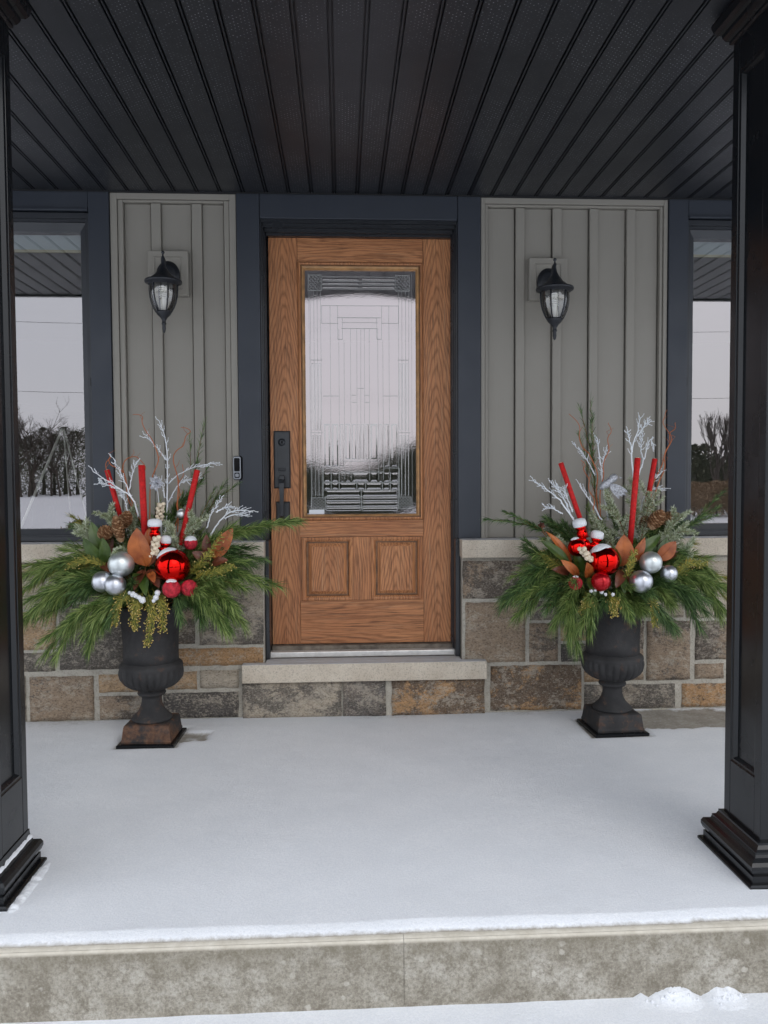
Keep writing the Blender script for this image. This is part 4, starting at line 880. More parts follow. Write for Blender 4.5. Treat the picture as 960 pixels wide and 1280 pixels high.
for lb, px, kw in [
  ('long pine bough reaching furthest left from the right urn', [(705, 712, -.45), (675, 718, -.48), (645, 734, -.5)], dict(n=1000, mt='pine2')),
  ('pine bough sweeping left below the magnolia leaves of the right urn', [(712, 725, -.48), (690, 728, -.5), (665, 738, -.52)], dict(n=1000)),
  ('pine bough hanging straight down left over the rim of the right urn', [(725, 735, -.54), (712, 750, -.58), (706, 772, -.59)], dict(n=1100, mt='pine', spread=.45, droop=.5)),
  ('pine bough drooping at the front centre of the right urn', [(745, 738, -.55), (742, 748, -.58), (738, 760, -.59)], dict(n=600, shoots=4, L=.06)),
  ('pine bough reaching furthest right from the right urn', [(830, 720, -.45), (868, 722, -.48), (893, 742, -.5)], dict(n=1200, spread=.3)),
  ('pine bough sweeping right under the silver balls of the right urn', [(810, 730, -.5), (842, 735, -.54), (870, 755, -.55)], dict(n=1100, mt='pine2')),
  ('pine bough drooping right over the rim of the right urn', [(795, 740, -.54), (812, 752, -.57), (828, 770, -.58)], dict(n=850, mt='pine2', shoots=4)),
  ('fine pine bough curving up right towards the right window', [(820, 680, -.33), (855, 660, -.30), (885, 640, -.28)], dict(n=300, L=.05, shoots=3, spread=.25, t0=.45, mt='pine2')),
  ('tall pine sprig standing behind the silver bird, right urn', [(748, 640, -.33), (742, 590, -.32), (737, 548, -.31)], dict(n=300, L=.045, shoots=4, spread=.14, mt='pine2', t0=.35, w=.0010, ang=(14, 40))),
  ('small pine sprig poking out far left before the grey siding, right urn', [(700, 690, -.40), (678, 665, -.40), (655, 650, -.40)], dict(mt='pine2', n=260, L=.045, shoots=2, spread=.3, t0=.68)),
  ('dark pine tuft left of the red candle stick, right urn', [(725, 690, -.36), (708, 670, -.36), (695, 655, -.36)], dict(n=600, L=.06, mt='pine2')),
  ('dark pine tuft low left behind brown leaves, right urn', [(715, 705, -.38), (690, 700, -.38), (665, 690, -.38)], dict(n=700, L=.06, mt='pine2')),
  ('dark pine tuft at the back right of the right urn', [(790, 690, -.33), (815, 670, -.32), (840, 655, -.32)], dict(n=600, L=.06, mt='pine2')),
  ('pine bough between the red and silver balls, right urn', [(770, 735, -.54), (775, 745, -.58), (778, 756, -.59)], dict(n=500, L=.055, shoots=3)),
  ('mixed green bough at the right side of the right urn', [(825, 700, -.36), (850, 700, -.36), (880, 715, -.36)], dict(n=700, L=.06, mt='cedar')),
  ]: pb('R', lb, *px, **kw)
for side, c0, spots in (('L', UL, [(-75, -65, 'far left'), (-45, -85, 'left'), (-20, -70, 'left centre'), (10, -75, 'centre'), (35, -80, 'right centre'), (60, -75, 'right'), (80, -50, 'far right'), (0, -35, 'low centre'), (-45, -40, 'low left'), (45, -45, 'low right')]), ('R', UR, [(-80, -60, 'far left'), (-50, -85, 'left'), (-25, -80, 'left centre'), (5, -85, 'centre'), (30, -90, 'right centre'), (60, -85, 'right'), (85, -60, 'far right'), (0, -38, 'low centre'), (-45, -45, 'low left'), (45, -42, 'low right')])):
    for q, (ddx, ddz, wh) in enumerate(spots):
        yy = -.36 if ddz < -55 else -.47; e1 = Vector((c0[0]+ddx*.0036, yy, .60-ddz*.0036*.9)); a_ = Vector((c0[0]+ddx*.0012, -.40, .60)); pm = a_.lerp(e1, .55)+Vector((0, 0, .012))
        bough([a_, pm, e1], 'dark green filler sprig at the %s of the %s urn behind the ornaments' % (wh, 'left' if side == 'L' else 'right'), 'filler sprigs in the %s urn' % ('left' if side == 'L' else 'right'), mt='pine2' if q % 2 else 'pine', L=.05, n=650, shoots=6, spread=.7, ang=(15, 50), t0=.15, name='filler_sprig', cat='pine sprig')
RING = {'L': [(70, 728, -.50, 'far left'), (100, 738, -.55, 'left'), (95, 705, -.42, 'upper left'), (120, 770, -.58, 'lower left'), (262, 762, -.58, 'lower right'), (288, 732, -.52, 'right'), (275, 700, -.44, 'upper right'), (300, 705, -.47, 'far right'), (60, 750, -.48, 'farthest lower left'), (138, 700, -.40, 'back left')],
        'R': [(655, 722, -.48, 'far left'), (680, 745, -.55, 'lower left'), (700, 755, -.58, 'front left'), (665, 700, -.42, 'upper left'), (728, 768, -.60, 'front centre left'), (845, 748, -.56, 'lower right'), (872, 728, -.50, 'far right'), (858, 705, -.44, 'upper right'), (800, 762, -.59, 'front right'), (885, 712, -.45, 'farthest right'), (760, 755, -.60, 'front centre')]}
for side in 'LR':
    c0 = UL if side == 'L' else UR; un = 'left' if side == 'L' else 'right'
    for q, (px, py, yy, wh) in enumerate(RING[side]):
        tp = P(px, py, yy); a_ = C(side); pm = a_.lerp(tp, .55); pm.z = max(a_.z, tp.z)+.03
        bough([a_, pm, tp], 'medium pine bough fanning to the %s of the %s urn' % (wh, un), 'medium pine boughs in the %s urn' % un, mt=('pine', 'pine2', 'pine')[q % 3], L=.065, n=800, shoots=8, spread=.55, ang=(12, 48), t0=.25, shootlen=.4)
# fir sprays
def fir(side, label, *px, n=700, **kw):
    return bough([P(*q) for q in px], label, 'frosted fir sprays in the %s urn' % ('left' if side == 'L' else 'right'), mt='fir', L=.022, n=n, w=.0013, ang=(45, 78), droop=0, name='fir_spray', cat='fir spray', t0=.0, spread=.8, shootlen=.5, **kw)
for a in [('L', 'frosted fir tip left of the pinecones in the left urn', (150, 680, -.42), (140, 655, -.43), (132, 640, -.43)), ('L', 'frosted fir tip right of the pinecones in the left urn', (168, 670, -.40), (165, 652, -.40), (162, 636, -.4)),
          ('L', 'frosted fir spray under the middle candle stick, left urn', (222, 690, -.46), (215, 668, -.47), (212, 655, -.47)), ('L', 'frosted fir spray right of the snow capped finials, left urn', (225, 690, -.44), (235, 662, -.45), (246, 645, -.45)),
          ('L', 'frosted fir tip at far left above the green leaves, left urn', (135, 690, -.45), (110, 672, -.46), (100, 660, -.46)), ('L', 'frosted fir spray over the upper silver ball, left urn', (165, 700, -.50), (152, 688, -.55), (142, 692, -.56)),
          ('R', 'frosted fir spray rising left of the middle candle stick, right urn', (785, 680, -.42), (772, 645, -.42), (756, 618, -.42)), ('R', 'tall frosted fir spray behind the middle candle stick, right urn', (800, 680, -.38), (808, 645, -.38), (812, 612, -.38)),
          ('R', 'frosted fir spray between the two tallest candle sticks, right urn', (795, 660, -.36), (796, 630, -.36), (794, 605, -.36)), ('R', 'frosted fir spray behind the snow capped finials, right urn', (770, 690, -.42), (755, 668, -.42), (740, 655, -.42)),
          ('R', 'frosted fir spray left of the shiny red ball, right urn', (725, 700, -.46), (705, 688, -.48), (690, 676, -.48)), ('R', 'frosted fir spray at the far right above silver balls, right urn', (820, 690, -.42), (842, 668, -.43), (858, 660, -.43)),
          ('R', 'frosted fir spray pointing right behind the far silver ball, right urn', (830, 705, -.42), (850, 695, -.43), (866, 678, -.43)), ('R', 'frosted fir spray near the right pinecones, right urn', (815, 680, -.40), (838, 660, -.41), (846, 640, -.41)),
          ('R', 'frosted fir spray low right beside the far silver ball, right urn', (835, 712, -.46), (856, 708, -.47), (868, 700, -.47))]:
    fir(*a, n=1000)
for side, row in (('L', [(152, 652, 'far left'), (186, 645, 'left'), (214, 640, 'centre'), (238, 650, 'right'), (262, 664, 'far right')]), ('R', [(714, 652, 'far left'), (738, 642, 'left'), (768, 634, 'centre'), (828, 642, 'right'), (850, 654, 'far right')])):
    c0 = UL if side == 'L' else UR; un = 'left' if side == 'L' else 'right'
    for q, (px, py, wh) in enumerate(row):
        tp = P(px, py, -.34); a_ = Vector((c0[0]+(tp.x-c0[0])*.35, -.37, .62)); pm = a_.lerp(tp, .5)
        bough([a_, pm, tp], 'upright dark sprig of the back row at the %s of the %s urn' % (wh, un), 'back row sprigs in the %s urn' % un, mt='pine2' if q % 2 == 0 else 'pine', L=.045, n=520, shoots=6, spread=.6, ang=(20, 55), t0=.05, name='back_sprig', cat='pine sprig')
# cedar sprigs with golden tips
def cedar(side, label, *px, beads=40, wd=.05):
    path = spline([P(*q) for q in px], 12); t_ = thing('cedar_sprig', label, 'cedar sprig', tuple(path[0]), 'yellow green cedar sprigs in the %s urn' % ('left' if side == 'L' else 'right'))
    b = LMB(t_); g = LMB(t_); b.tube(path, .002, 4)
    for i in range(1, 13):
        for sd in (-1, 1, -.5, .5):
            tg = (path[i]-path[i-1]).normalized(); s_ = tg.cross(Vector((rnd.uniform(-.4, .4), 1, rnd.uniform(-.4, .4)))).normalized()*sd
            l = wd*(1-.6*i/12)*rnd.uniform(.6, 1.2); d = (tg+s_*.9).normalized(); sp = [path[i]+d*l*u+Vector((0, 0, -.15*l*u*u)) for u in (0, .33, .66, 1)]
            b.tube(sp, [.0020, .0022, .002, .0009], 4, False)
            for u in (1, 2):
                for s2 in (-1, 1):
                    d2 = (d+s_.cross(d)*0+tg.cross(d).cross(d)*.7*s2+rv(.2)).normalized(); b.tube([sp[u], sp[u]+d2*l*.35], [.0018, .0008], 4, False)
            if rnd.random() < beads/50: 
                for _ in range(2): g.sphere(sp[3]+rv(.004), .0028, 5, 3)
    tag(b.obj('scale_leaves', M['cedar'], t_), kind='stuff')
    if g.v: tag(g.obj('seed_beads', M['gold'], t_), kind='stuff')
for a, bd in [(('L', 'golden tipped cedar hanging over the rim at front left, left urn', (172, 738, -.56), (150, 752, -.60), (143, 778, -.60)), 40), (('L', 'longest golden tipped cedar hanging down the left urn', (185, 738, -.56), (190, 768, -.60), (184, 803, -.58)), 40),
          (('L', 'golden tipped cedar between the two hanging sprigs, left urn', (180, 738, -.56), (170, 758, -.60), (168, 785, -.59)), 60), (('L', 'golden tipped cedar hanging right of centre, left urn', (190, 736, -.56), (202, 756, -.60), (203, 785, -.58)), 60),
          (('L', 'yellow green cedar sprig arching up right of the red ball, left urn', (235, 720, -.52), (255, 700, -.54), (275, 672, -.55)), 12), (('L', 'yellow green cedar sprig low right of the red ball, left urn', (240, 725, -.54), (265, 715, -.56), (290, 708, -.56)), 12),
          (('L', 'yellow green cedar sprig left of the silver balls, left urn', (140, 715, -.50), (115, 700, -.52), (88, 706, -.53)), 8), (('L', 'yellow green cedar sprig at the back left, left urn', (130, 705, -.44), (105, 712, -.46), (75, 725, -.47)), 8),
          (('R', 'yellow green cedar sprig right of the brown leaf, right urn', (780, 735, -.56), (788, 708, -.58), (792, 690, -.58)), 8), (('R', 'golden tipped cedar over the front rim, right urn', (760, 738, -.57), (765, 750, -.60), (768, 766, -.60)), 60),
          (('R', 'yellow green cedar hanging down right of the rim, right urn', (800, 742, -.56), (815, 752, -.59), (818, 780, -.58)), 10), (('R', 'yellow green cedar sprig above the far silver ball, right urn', (845, 722, -.50), (860, 705, -.50), (880, 705, -.5)), 8),
          (('R', 'yellow green cedar sprig left of the brown leaves, right urn', (720, 715, -.50), (695, 705, -.50), (678, 692, -.5)), 8), (('R', 'yellow green cedar sprig low centre left, right urn', (745, 738, -.57), (736, 748, -.60), (728, 762, -.60)), 20)]:
    cedar(*a, beads=bd)
# red candle-like sticks
def stick(top, bot, r, label, side):
    a, c = P(*top), P(*bot); c = c+(c-a)*.35; t_ = thing('red_stick', label, 'decorative stick', tuple(c), 'red velvet sticks in the %s urn' % side)
    b = LMB(t_); b.tube([c, a, a+(a-c).normalized()*.002], [r*.92, r, r*.8], 18); b.obj('rod', M['stick'], t_)
    b = LMB(t_); d = (a-c).normalized(); b.tube([a+d*.002, a+d*.004], [r*.5, r*.45], 12); b.obj('cut_end', M['berry'], t_)
stick((134, 588, -.36), (149, 640, -.38), .0118, 'red stick leaning left, leftmost in the left urn', 'left'); stick((177, 582, -.44), (181, 668, -.46), .0145, 'upright red stick in the middle of the left urn', 'left'); stick((246.5, 588, -.42), (231, 657, -.44), .0125, 'red stick leaning right below the doorbell in the left urn', 'left')
stick((701, 579, -.42), (725, 648, -.44), .0115, 'red stick leaning left, leftmost in the right urn', 'right'); stick((797, 573, -.44), (789, 664, -.46), .0135, 'tallest red stick in the middle of the right urn', 'right'); stick((818.5, 574, -.32), (810, 622, -.34), .0120, 'red stick leaning right at the back of the right urn', 'right')
# frosted branches
def frosted(label, side, arms, tw=1.0):
    b0 = P(*arms[0][0]); t_ = thing('white_branch', label, 'white branch', tuple(b0), 'white glitter branches in the %s urn' % side); b = LMB(t_); g = LMB(t_)
    for ai, arm in enumerate(arms):
        path = spline([P(*q) for q in arm], 16); r0 = .0042 if ai == 0 else .0032
        path = [p+rv(.0012) for p in path]
        b.tube(path, [r0*(1-.6*i/16) for i in range(17)], 6)
        for i in range(7, 17):
            for q in range(2):
                if rnd.random() < .72*tw:
                    tg = (path[i]-path[i-1]).normalized(); rad = rv(); rad.y *= .5; rad = (rad-tg*rad.dot(tg)).normalized(); l = rnd.uniform(.012, .032)
                    e1 = path[i]+(tg*.8+rad*.6).normalized()*l*.6; e2 = e1+(tg+rad*.25+rv(.15)).normalized()*l*.5; b.tube([path[i], e1, e2], [.0019, .0017, .0012], 4)
                    for e_ in (e1, e2): g.sphere(e_, .0024, 5, 3)
        for i in range(17): g.sphere(path[i]+rv(.002), .0026*(1-.3*i/16), 5, 3)
    b.obj('twigs', M['frost'], t_); tag(g.obj('glitter_buds', M['frost'], t_), kind='stuff')
frosted('white glitter branch leaning left over the left stick, left urn', 'left', [[(173, 646, -.42), (165, 622, -.42), (140, 605, -.42), (117, 590, -.42)], [(164, 622, -.42), (155, 600, -.43), (142, 573, -.43)], [(162, 612, -.42), (165, 596, -.4), (170, 577, -.4)], [(150, 612, -.42), (135, 606, -.42), (124, 603, -.42)], [(160, 640, -.42), (156, 625, -.41), (152, 616, -.41)]])
frosted('tallest white glitter branch standing in the centre of the left urn', 'left', [[(206, 680, -.38), (209, 630, -.37), (209, 597, -.37), (208, 555, -.37), (199, 526, -.37)], [(208, 575, -.37), (197, 560, -.37), (183, 545, -.37)], [(211, 604, -.37), (225, 592, -.37), (250, 582, -.38), (270, 579, -.38)], [(210, 628, -.37), (222, 608, -.38), (232, 600, -.38), (248, 597, -.38)], [(206, 622, -.37), (203, 608, -.37), (198, 600, -.37)]])
frosted('white glitter branch arching right in front of the dark door casing, left urn', 'left', [[(262, 672, -.44), (272, 655, -.44), (285, 642, -.45), (300, 638, -.46), (317, 639, -.46)], [(259, 660, -.44), (263, 645, -.44), (270, 633, -.44), (277, 624, -.44)], [(270, 640, -.44), (280, 635, -.44), (287, 634, -.44)], [(280, 648, -.44), (295, 643, -.45), (309, 645, -.45)]])
frosted('white glitter branch leaning far left in the right urn', 'right', [[(718, 652, -.44), (702, 628, -.44), (684, 612, -.44), (667, 601, -.44)], [(714, 645, -.44), (703, 620, -.44), (688, 603, -.44)], [(716, 640, -.44), (709, 622, -.44), (706, 610, -.44)], [(703, 642, -.44), (692, 636, -.44), (681, 633, -.44)], [(710, 632, -.44), (700, 615, -.44), (696, 605, -.43)]])
frosted('short white glitter branch between left stick and silver bird, right urn', 'right', [[(752, 650, -.40), (742, 632, -.40), (730, 615, -.40), (723, 604, -.40)]], .7)
frosted('tall white glitter branch behind the silver bird, right urn', 'right', [[(760, 650, -.34), (754, 610, -.33), (752, 590, -.33), (748, 560, -.33), (747, 548, -.33)], [(744, 594, -.33), (732, 572, -.33), (718, 557, -.33)], [(753, 590, -.33), (754, 575, -.33), (758, 563, -.33)]], .8)
frosted('tallest white glitter branch before the right siding edge, right urn', 'right', [[(791, 640, -.36), (791, 600, -.35), (790, 560, -.35), (797, 540, -.35), (800, 523, -.35)], [(790, 565, -.35), (787, 550, -.35), (784, 538, -.35)], [(799, 592, -.35), (806, 570, -.35), (812, 550, -.35), (817, 556, -.35)], [(797, 545, -.35), (804, 535, -.35), (810, 527, -.35)], [(804, 575, -.35), (801, 560, -.35), (803, 545, -.35)]], .9)
frosted('short white glitter branch pointing right past the back stick, right urn', 'right', [[(800, 640, -.34), (806, 618, -.33), (818, 600, -.33), (828, 589, -.33)], [(806, 618, -.33), (816, 611, -.33), (828, 611, -.33)]], .6)
# curly willow
def willow(label, side, *px):
    path = spline([P(*q) for q in px], 40); b = MB(); pp = []
    for i, p in enumerate(path): a = i*.55; pp.append(p+Vector((math.cos(a), math.sin(a)*.6, math.sin(a*1.3)*.5))*.0065*min(1, i/10))
    t_ = thing('curly_twig', label, 'curly twig', tuple(pp[0]), 'curly willow twigs in the %s urn' % side); b = LMB(t_)
    b.tube(pp, [.0029*(1-.55*i/40) for i in range(41)], 5)
    for i in (14, 22, 30): b.tube([pp[i], pp[i]+Vector((rnd.uniform(-.02, .02), 0, .018)), pp[i]+Vector((rnd.uniform(-.03, .03), 0, .035))], [.0012, .0010, .0006], 4)
    b.obj('twig', M['willow'], t_)
willow('curly orange twig curling to the upper left of the left urn', 'left', (186, 660, -.4), (190, 600, -.4), (198, 565, -.4), (182, 540, -.4), (178, 522, -.4), (168, 518, -.4))
willow('curly orange twig arching low left in the left urn', 'left', (170, 650, -.38), (158, 600, -.38), (140, 580, -.38), (136, 572, -.38), (134, 590, -.38), (140, 610, -.38))
willow('curly orange twig rising right of centre in the left urn', 'left', (222, 665, -.38), (223, 620, -.38), (218, 575, -.38), (228, 555, -.38), (237, 540, -.38), (228, 534, -.38))
willow('curly orange twig looping behind the middle stick, left urn', 'left', (180, 660, -.34), (160, 620, -.34), (155, 585, -.34), (165, 570, -.34), (180, 580, -.34), (176, 600, -.34))
willow('straight thin orange twig right of the tall white branch, left urn', 'left', (218, 675, -.36), (222, 640, -.36), (224, 610, -.36), (230, 580, -.36))
willow('curly orange twig tallest at far right in the right urn', 'right', (812, 640, -.34), (818, 600, -.33), (832, 570, -.32), (838, 545, -.32), (828, 525, -.32), (836, 512, -.32))
willow('curly orange twig branching right before the window casing, right urn', 'right', (815, 630, -.34), (828, 590, -.33), (834, 560, -.32), (840, 540, -.32), (846, 528, -.32))
willow('curly brown twig behind the tall pine sprig, right urn', 'right', (748, 650, -.36), (746, 610, -.36), (742, 575, -.36), (728, 560, -.36), (724, 535, -.36), (713, 517, -.36))
willow('curly orange twig right of the tall pine sprig, right urn', 'right', (750, 650, -.38), (752, 600, -.38), (758, 570, -.38), (762, 545, -.38), (762, 528, -.38))
willow('short orange twig beside the tall pine sprig, right urn', 'right', (745, 655, -.40), (740, 620, -.40), (732, 590, -.40), (728, 575, -.4))
# balls
def snowcap(root, c, r, f=.6, tilt=(0, 0), name='snow_cap'):
    b = LMB(root); n = 20; k = 7; sd = rnd.random()*50
    vs = []
    for i in range(k+1):
        for j in range(n):
            a = 2*math.pi*j/n; mx = f*(1+.25*noise.noise(Vector((math.cos(a)*1.5, math.sin(a)*1.5, sd)))); th = mx*i/k
            rr = r*(1.0+.13*math.cos(i/k*math.pi/2)**.7 - (.02 if i == k else 0)); vs.append(Vector((rr*math.sin(th)*math.cos(a), rr*math.sin(th)*math.sin(a), rr*math.cos(th))))
    m_ = Matrix.Rotation(tilt[0], 3, 'X') @ Matrix.Rotation(tilt[1], 3, 'Y')
    b.add([m_@v+Vector(c) for v in vs], [(i*n+j, (i+1)*n+j, (i+1)*n+(j+1) % n, i*n+(j+1) % n) for i in range(k) for j in range(n)], True); b.obj(name, M['snow'], root)
def ball(px, py, y, rp, mt, label, cat='bauble', grp=None, snow=0, tilt=(0, 0), loop=True, name='bauble'):
    c = P(px, py, y); r = rp*(P(px+10, py, y)-c).length/10
    t_ = thing(name, label, cat, (c.x, c.y, c.z), grp); LMB(t_).sphere(c, r, 40, 24).obj('ball', M[mt], t_)
    ax = Vector((rnd.uniform(-.5, .5), .6, .7)).normalized()
    b = LMB(t_); b.tube([c+ax*r*.97, c+ax*(r*1.0+.007)], [.006, .006], 12); b.obj('metal_cap', M['silver'], t_)
    if snow: snowcap(t_, c, r, snow, tilt)
    return t_
G1, G2 = 'silver balls in the left urn', 'silver balls in the right urn'
ball(151.5, 705, -.56, 16.5, 'silverpale', 'topmost and largest silver ball in the left urn', grp=G1); ball(128, 727, -.57, 13.5, 'silverball', 'leftmost satin silver ball in the left urn', grp=G1); ball(144, 731, -.60, 13.5, 'silverball', 'lower right satin silver ball in the left urn', grp=G1)
ball(216, 708, -.56, 22, 'redball', 'large shiny red ball with snow on top in the left urn', snow=.75, tilt=(-.15, -.45))
ball(214.5, 736, -.61, 11.5, 'frostred', 'frosted red ball with snow cap under the large ball, left urn', snow=.7); ball(236.5, 735, -.59, 10.5, 'frostred', 'frosted red ball without cap at the right, left urn')
ball(226.5, 642.5, -.42, 6, 'silverpale', 'small pale silver ball beside the right stick, left urn', snow=.5); ball(238.5, 679, -.48, 8.5, 'frostred', 'small frosted ball half hidden by greens, left urn', snow=1.2)
ball(813.5, 703, -.57, 13.6, 'silverpale', 'topmost pale silver ball in the right urn', grp=G2); ball(801.5, 727, -.60, 14, 'silverball', 'lowest satin silver ball in the right urn', grp=G2); ball(836, 717, -.56, 10.5, 'silverball', 'rightmost satin silver ball in the right urn', grp=G2)
ball(755, 701, -.56, 19, 'redball', 'large shiny red ball with snow on top in the right urn', snow=.8, tilt=(-.1, -.35)); ball(751, 727, -.61, 12, 'redsatin', 'dark red ball at the front centre of the right urn'); ball(721.5, 684, -.52, 11.5, 'redball', 'shiny red ball beside cream berries in the right urn', snow=.45, tilt=(0, -.3)); ball(719.5, 729, -.58, 8.5, 'frostred', 'frosted red ball behind pine needles in the right urn', snow=.5)
# finials with snow caps
def finial(px, py, y, r1, label, lean=0, cap=9):
    c = P(px, py, y); s_ = (P(px+10, py, y)-c).length/10; t_ = thing('red_finial', label, 'finial ornament', tuple(c), 'snow capped red finials'); m_ = Matrix.Rotation(lean, 3, 'Y')
    def tl(prof, mt, nm, smooth=True):
        bb = MB(); bb.lathe(prof, n=24); b = LMB(t_); b.add([m_@Vector(v)+c for v in bb.v], bb.f, True); b.obj(nm, mt, t_)
    k = s_
    tl([(3*k, -34*k), (6*k, -30*k), (7.5*k, -25*k), (6*k, -20*k), (3.5*k, -18*k), (4.5*k, -16*k), (7*k, -12*k), (6.5*k, -8*k), (4*k, -6*k), (6*k, -4*k), (7*k, -1*k)], M['redball'], 'turned_body')
    tl([(5*k, -1.5*k), (cap*.92*k, -1.2*k), (cap*k, 1*k), (cap*k, 4*k), (cap*.9*k, 7*k), (cap*.55*k, 8.6*k), (0, 9*k)], M['snow'], 'snow_cap')
finial(193.5, 657, -.52, 6, 'taller red finial ornament with snow cap in the left urn', 0, 9); finial(207, 678, -.50, 5, 'shorter red finial ornament with snow cap in the left urn', .1, 7)
finial(725, 657, -.50, 6, 'taller red finial ornament with snow cap in the right urn', -.25, 8.5); finial(746, 672, -.50, 5, 'shorter red finial ornament with snow cap in the right urn', .2, 8)
# cream berry clusters
def berries(p0, p1, y, n, label):
    a, c = P(*p0, y), P(*p1, y); t_ = thing('berry_cluster', label, 'berry pick', tuple(a)); 
    b = LMB(t_)
    for q in range(n):
        u = q/(n-1); b.sphere(a.lerp(c, u)+Vector((math.cos(q*2.4), math.sin(q*2.4), .2*math.sin(q)))*.0115, rnd.uniform(.0085, .012), 8, 6, (1, 1, .9))
    tag(b.obj('berries', M['berry'], t_), kind='stuff'); LMB(t_).tube([a, c], .003, 5).obj('stalk', M['twig'], t_)
berries((201, 630), (199, 651), -.42, 18, 'cream berry cluster behind the finials, higher one in the left urn'); berries((195, 672), (192, 694), -.57, 18, 'cream berry cluster in front of the finials, lower one in the left urn'); berries((727, 686), (738, 700), -.58, 16, 'cream berry cluster left of the large red ball, right urn')
# magnolia leaves
def leaf(root, base, tip, w, face, mt, label=None, curl=.15):
    b = LMB(root); base, tip = Vector(base), Vector(tip); ax = tip-base; L = ax.length; t0 = ax.normalized(); f = Vector(face); f = (f-t0*f.dot(t0)).normalized(); s_ = t0.cross(f)
    vs = []; n, k = 10, 6
    for i in range(n+1):
        u = i/n; ww = w*(math.sin(math.pi*u**.85)**.75 if 0 < u < 1 else 0)+.0008
        for j in range(k+1):
            v = j/k*2-1; p = base+ax*u+s_*ww*v+f*(curl*L*(math.sin(u*math.pi)*.55)-abs(v)**1.0*ww*-.28 + .003*noise.noise(Vector((u*5, v*3, w*99)))); vs.append(p)
    m_ = len(vs); vs += [v-f*.0009 for v in vs]; q = k+1
    fs = [(i*q+j, i*q+j+1, (i+1)*q+j+1, (i+1)*q+j) for i in range(n) for j in range(k)]; fs += [tuple(m_+x for x in f_[::-1]) for f_ in fs]
    b.add(vs, fs, True); b.tube([base+ax*u+f*(curl*L*math.sin(u*math.pi)*.55+.0006) for u in (0, .25, .5, .75, .98)], [.0018, .0015, .0012, .0009, .0005], 4)
    o = b.obj('leaf', M[mt], root)
    if label: o['label'] = label
def sprig(label, base, leaves, side):
    B = P(*base); t_ = thing('magnolia_sprig', label, 'magnolia sprig', tuple(B), 'magnolia sprigs in the %s urn' % side)
    b = LMB(t_); b.tube([B+Vector((0, .02, -.06)), B, B+Vector((0, -.005, .02))], .003, 6); b.obj('stem', M['twig'], t_)
    for bp, tp, w, face, mt in leaves: leaf(t_, P(*bp), P(*tp), w, face, mt)
F = (0, -1, .15)
sprig('magnolia sprig with big rust brown leaves at the centre of the left urn', (182, 715, -.50), [((183, 708, -.54), (171, 660, -.57), .052, (-.25, -1, .1), 'leafbrown'), ((186, 708, -.52), (186, 660, -.52), .034, (.4, -1, .1), 'leafbrown'), ((190, 705, -.50), (196, 668, -.50), .028, (.6, -1, 0), 'leafdark'),
  ((180, 712, -.52), (168, 738, -.60), .022, (-.2, -1, .5), 'leafdark'), ((186, 712, -.53), (199, 735, -.61), .024, (.2, -1, .6), 'leafdark'), ((178, 715, -.52), (183, 745, -.62), .022, (0, -1, .6), 'leafgreen'), ((175, 705, -.48), (160, 690, -.50), .024, (-.5, -1, .3), 'leafdark'), ((190, 718, -.54), (205, 722, -.60), .020, (.3, -1, .5), 'leafdark'), ((178, 718, -.53), (166, 722, -.60), .018, (-.3, -1, .4), 'leafgreen'), ((188, 715, -.56), (193, 728, -.62), .016, (.1, -1, .5), 'leafbrown')], 'left')
sprig('magnolia sprig with one brown leaf right of the red ball, left urn', (262, 705, -.48), [((265, 698, -.50), (291, 660, -.52), .033, (.35, -1, .2), 'leafbrown'), ((262, 698, -.48), (258, 668, -.48), .022, (-.3, -1, .1), 'leafdark'), ((262, 702, -.5), (240, 690, -.52), .022, (-.2, -1, .5), 'leafdark'), ((265, 705, -.5), (285, 700, -.53), .02, (.2, -1, .6), 'leafdark')], 'left')
sprig('magnolia sprig with glossy green leaves at upper left of the left urn', (138, 715, -.46), [((130, 702, -.50), (104, 672, -.53), .028, (-.5, -1, .3), 'leafgreen'), ((128, 698, -.48), (114, 652, -.49), .030, (.2, -1, .1), 'leafgreen'), ((133, 705, -.50), (128, 672, -.53), .024, (.4, -1, .2), 'leafgreen'), ((132, 708, -.46), (105, 696, -.46), .024, (-.2, -1, .6), 'leafgreen'), ((134, 706, -.44), (140, 660, -.43), .022, (0, -1, .2), 'leafdark'), ((128, 702, -.47), (138, 716, -.55), .020, (0, -1, .6), 'leafdark')], 'left')
sprig('magnolia sprig with upright rust brown leaf at the centre of the right urn', (778, 715, -.50), [((777, 708, -.54), (780, 668, -.57), .043, (-.1, -1, .1), 'leafbrown'), ((785, 705, -.52), (806, 672, -.52), .026, (.5, -1, .3), 'leafbrown'), ((773, 708, -.55), (766, 682, -.57), .022, (-.5, -1, .2), 'leafgreen'), ((790, 700, -.50), (826, 668, -.48), .026, (.2, -1, .6), 'leafgreen'), ((778, 712, -.53), (770, 735, -.60), .022, (0, -1, .6), 'leafdark'), ((784, 712, -.53), (790, 735, -.60), .020, (.2, -1, .6), 'leafdark'), ((774, 716, -.54), (781, 742, -.61), .017, (.1, -1, .6), 'leafgreen')], 'right')
sprig('magnolia sprig with one wide brown leaf above the silver balls, right urn', (815, 710, -.46), [((822, 700, -.50), (845, 677, -.51), .032, (.2, -1, .4), 'leafbrown'), ((818, 698, -.48), (808, 672, -.47), .024, (-.2, -1, .3), 'leafgreen'), ((820, 700, -.46), (834, 672, -.44), .026, (.3, -1, .4), 'leafgreen'), ((822, 702, -.47), (850, 690, -.48), .022, (0, -1, .9), 'leafdark')], 'right')
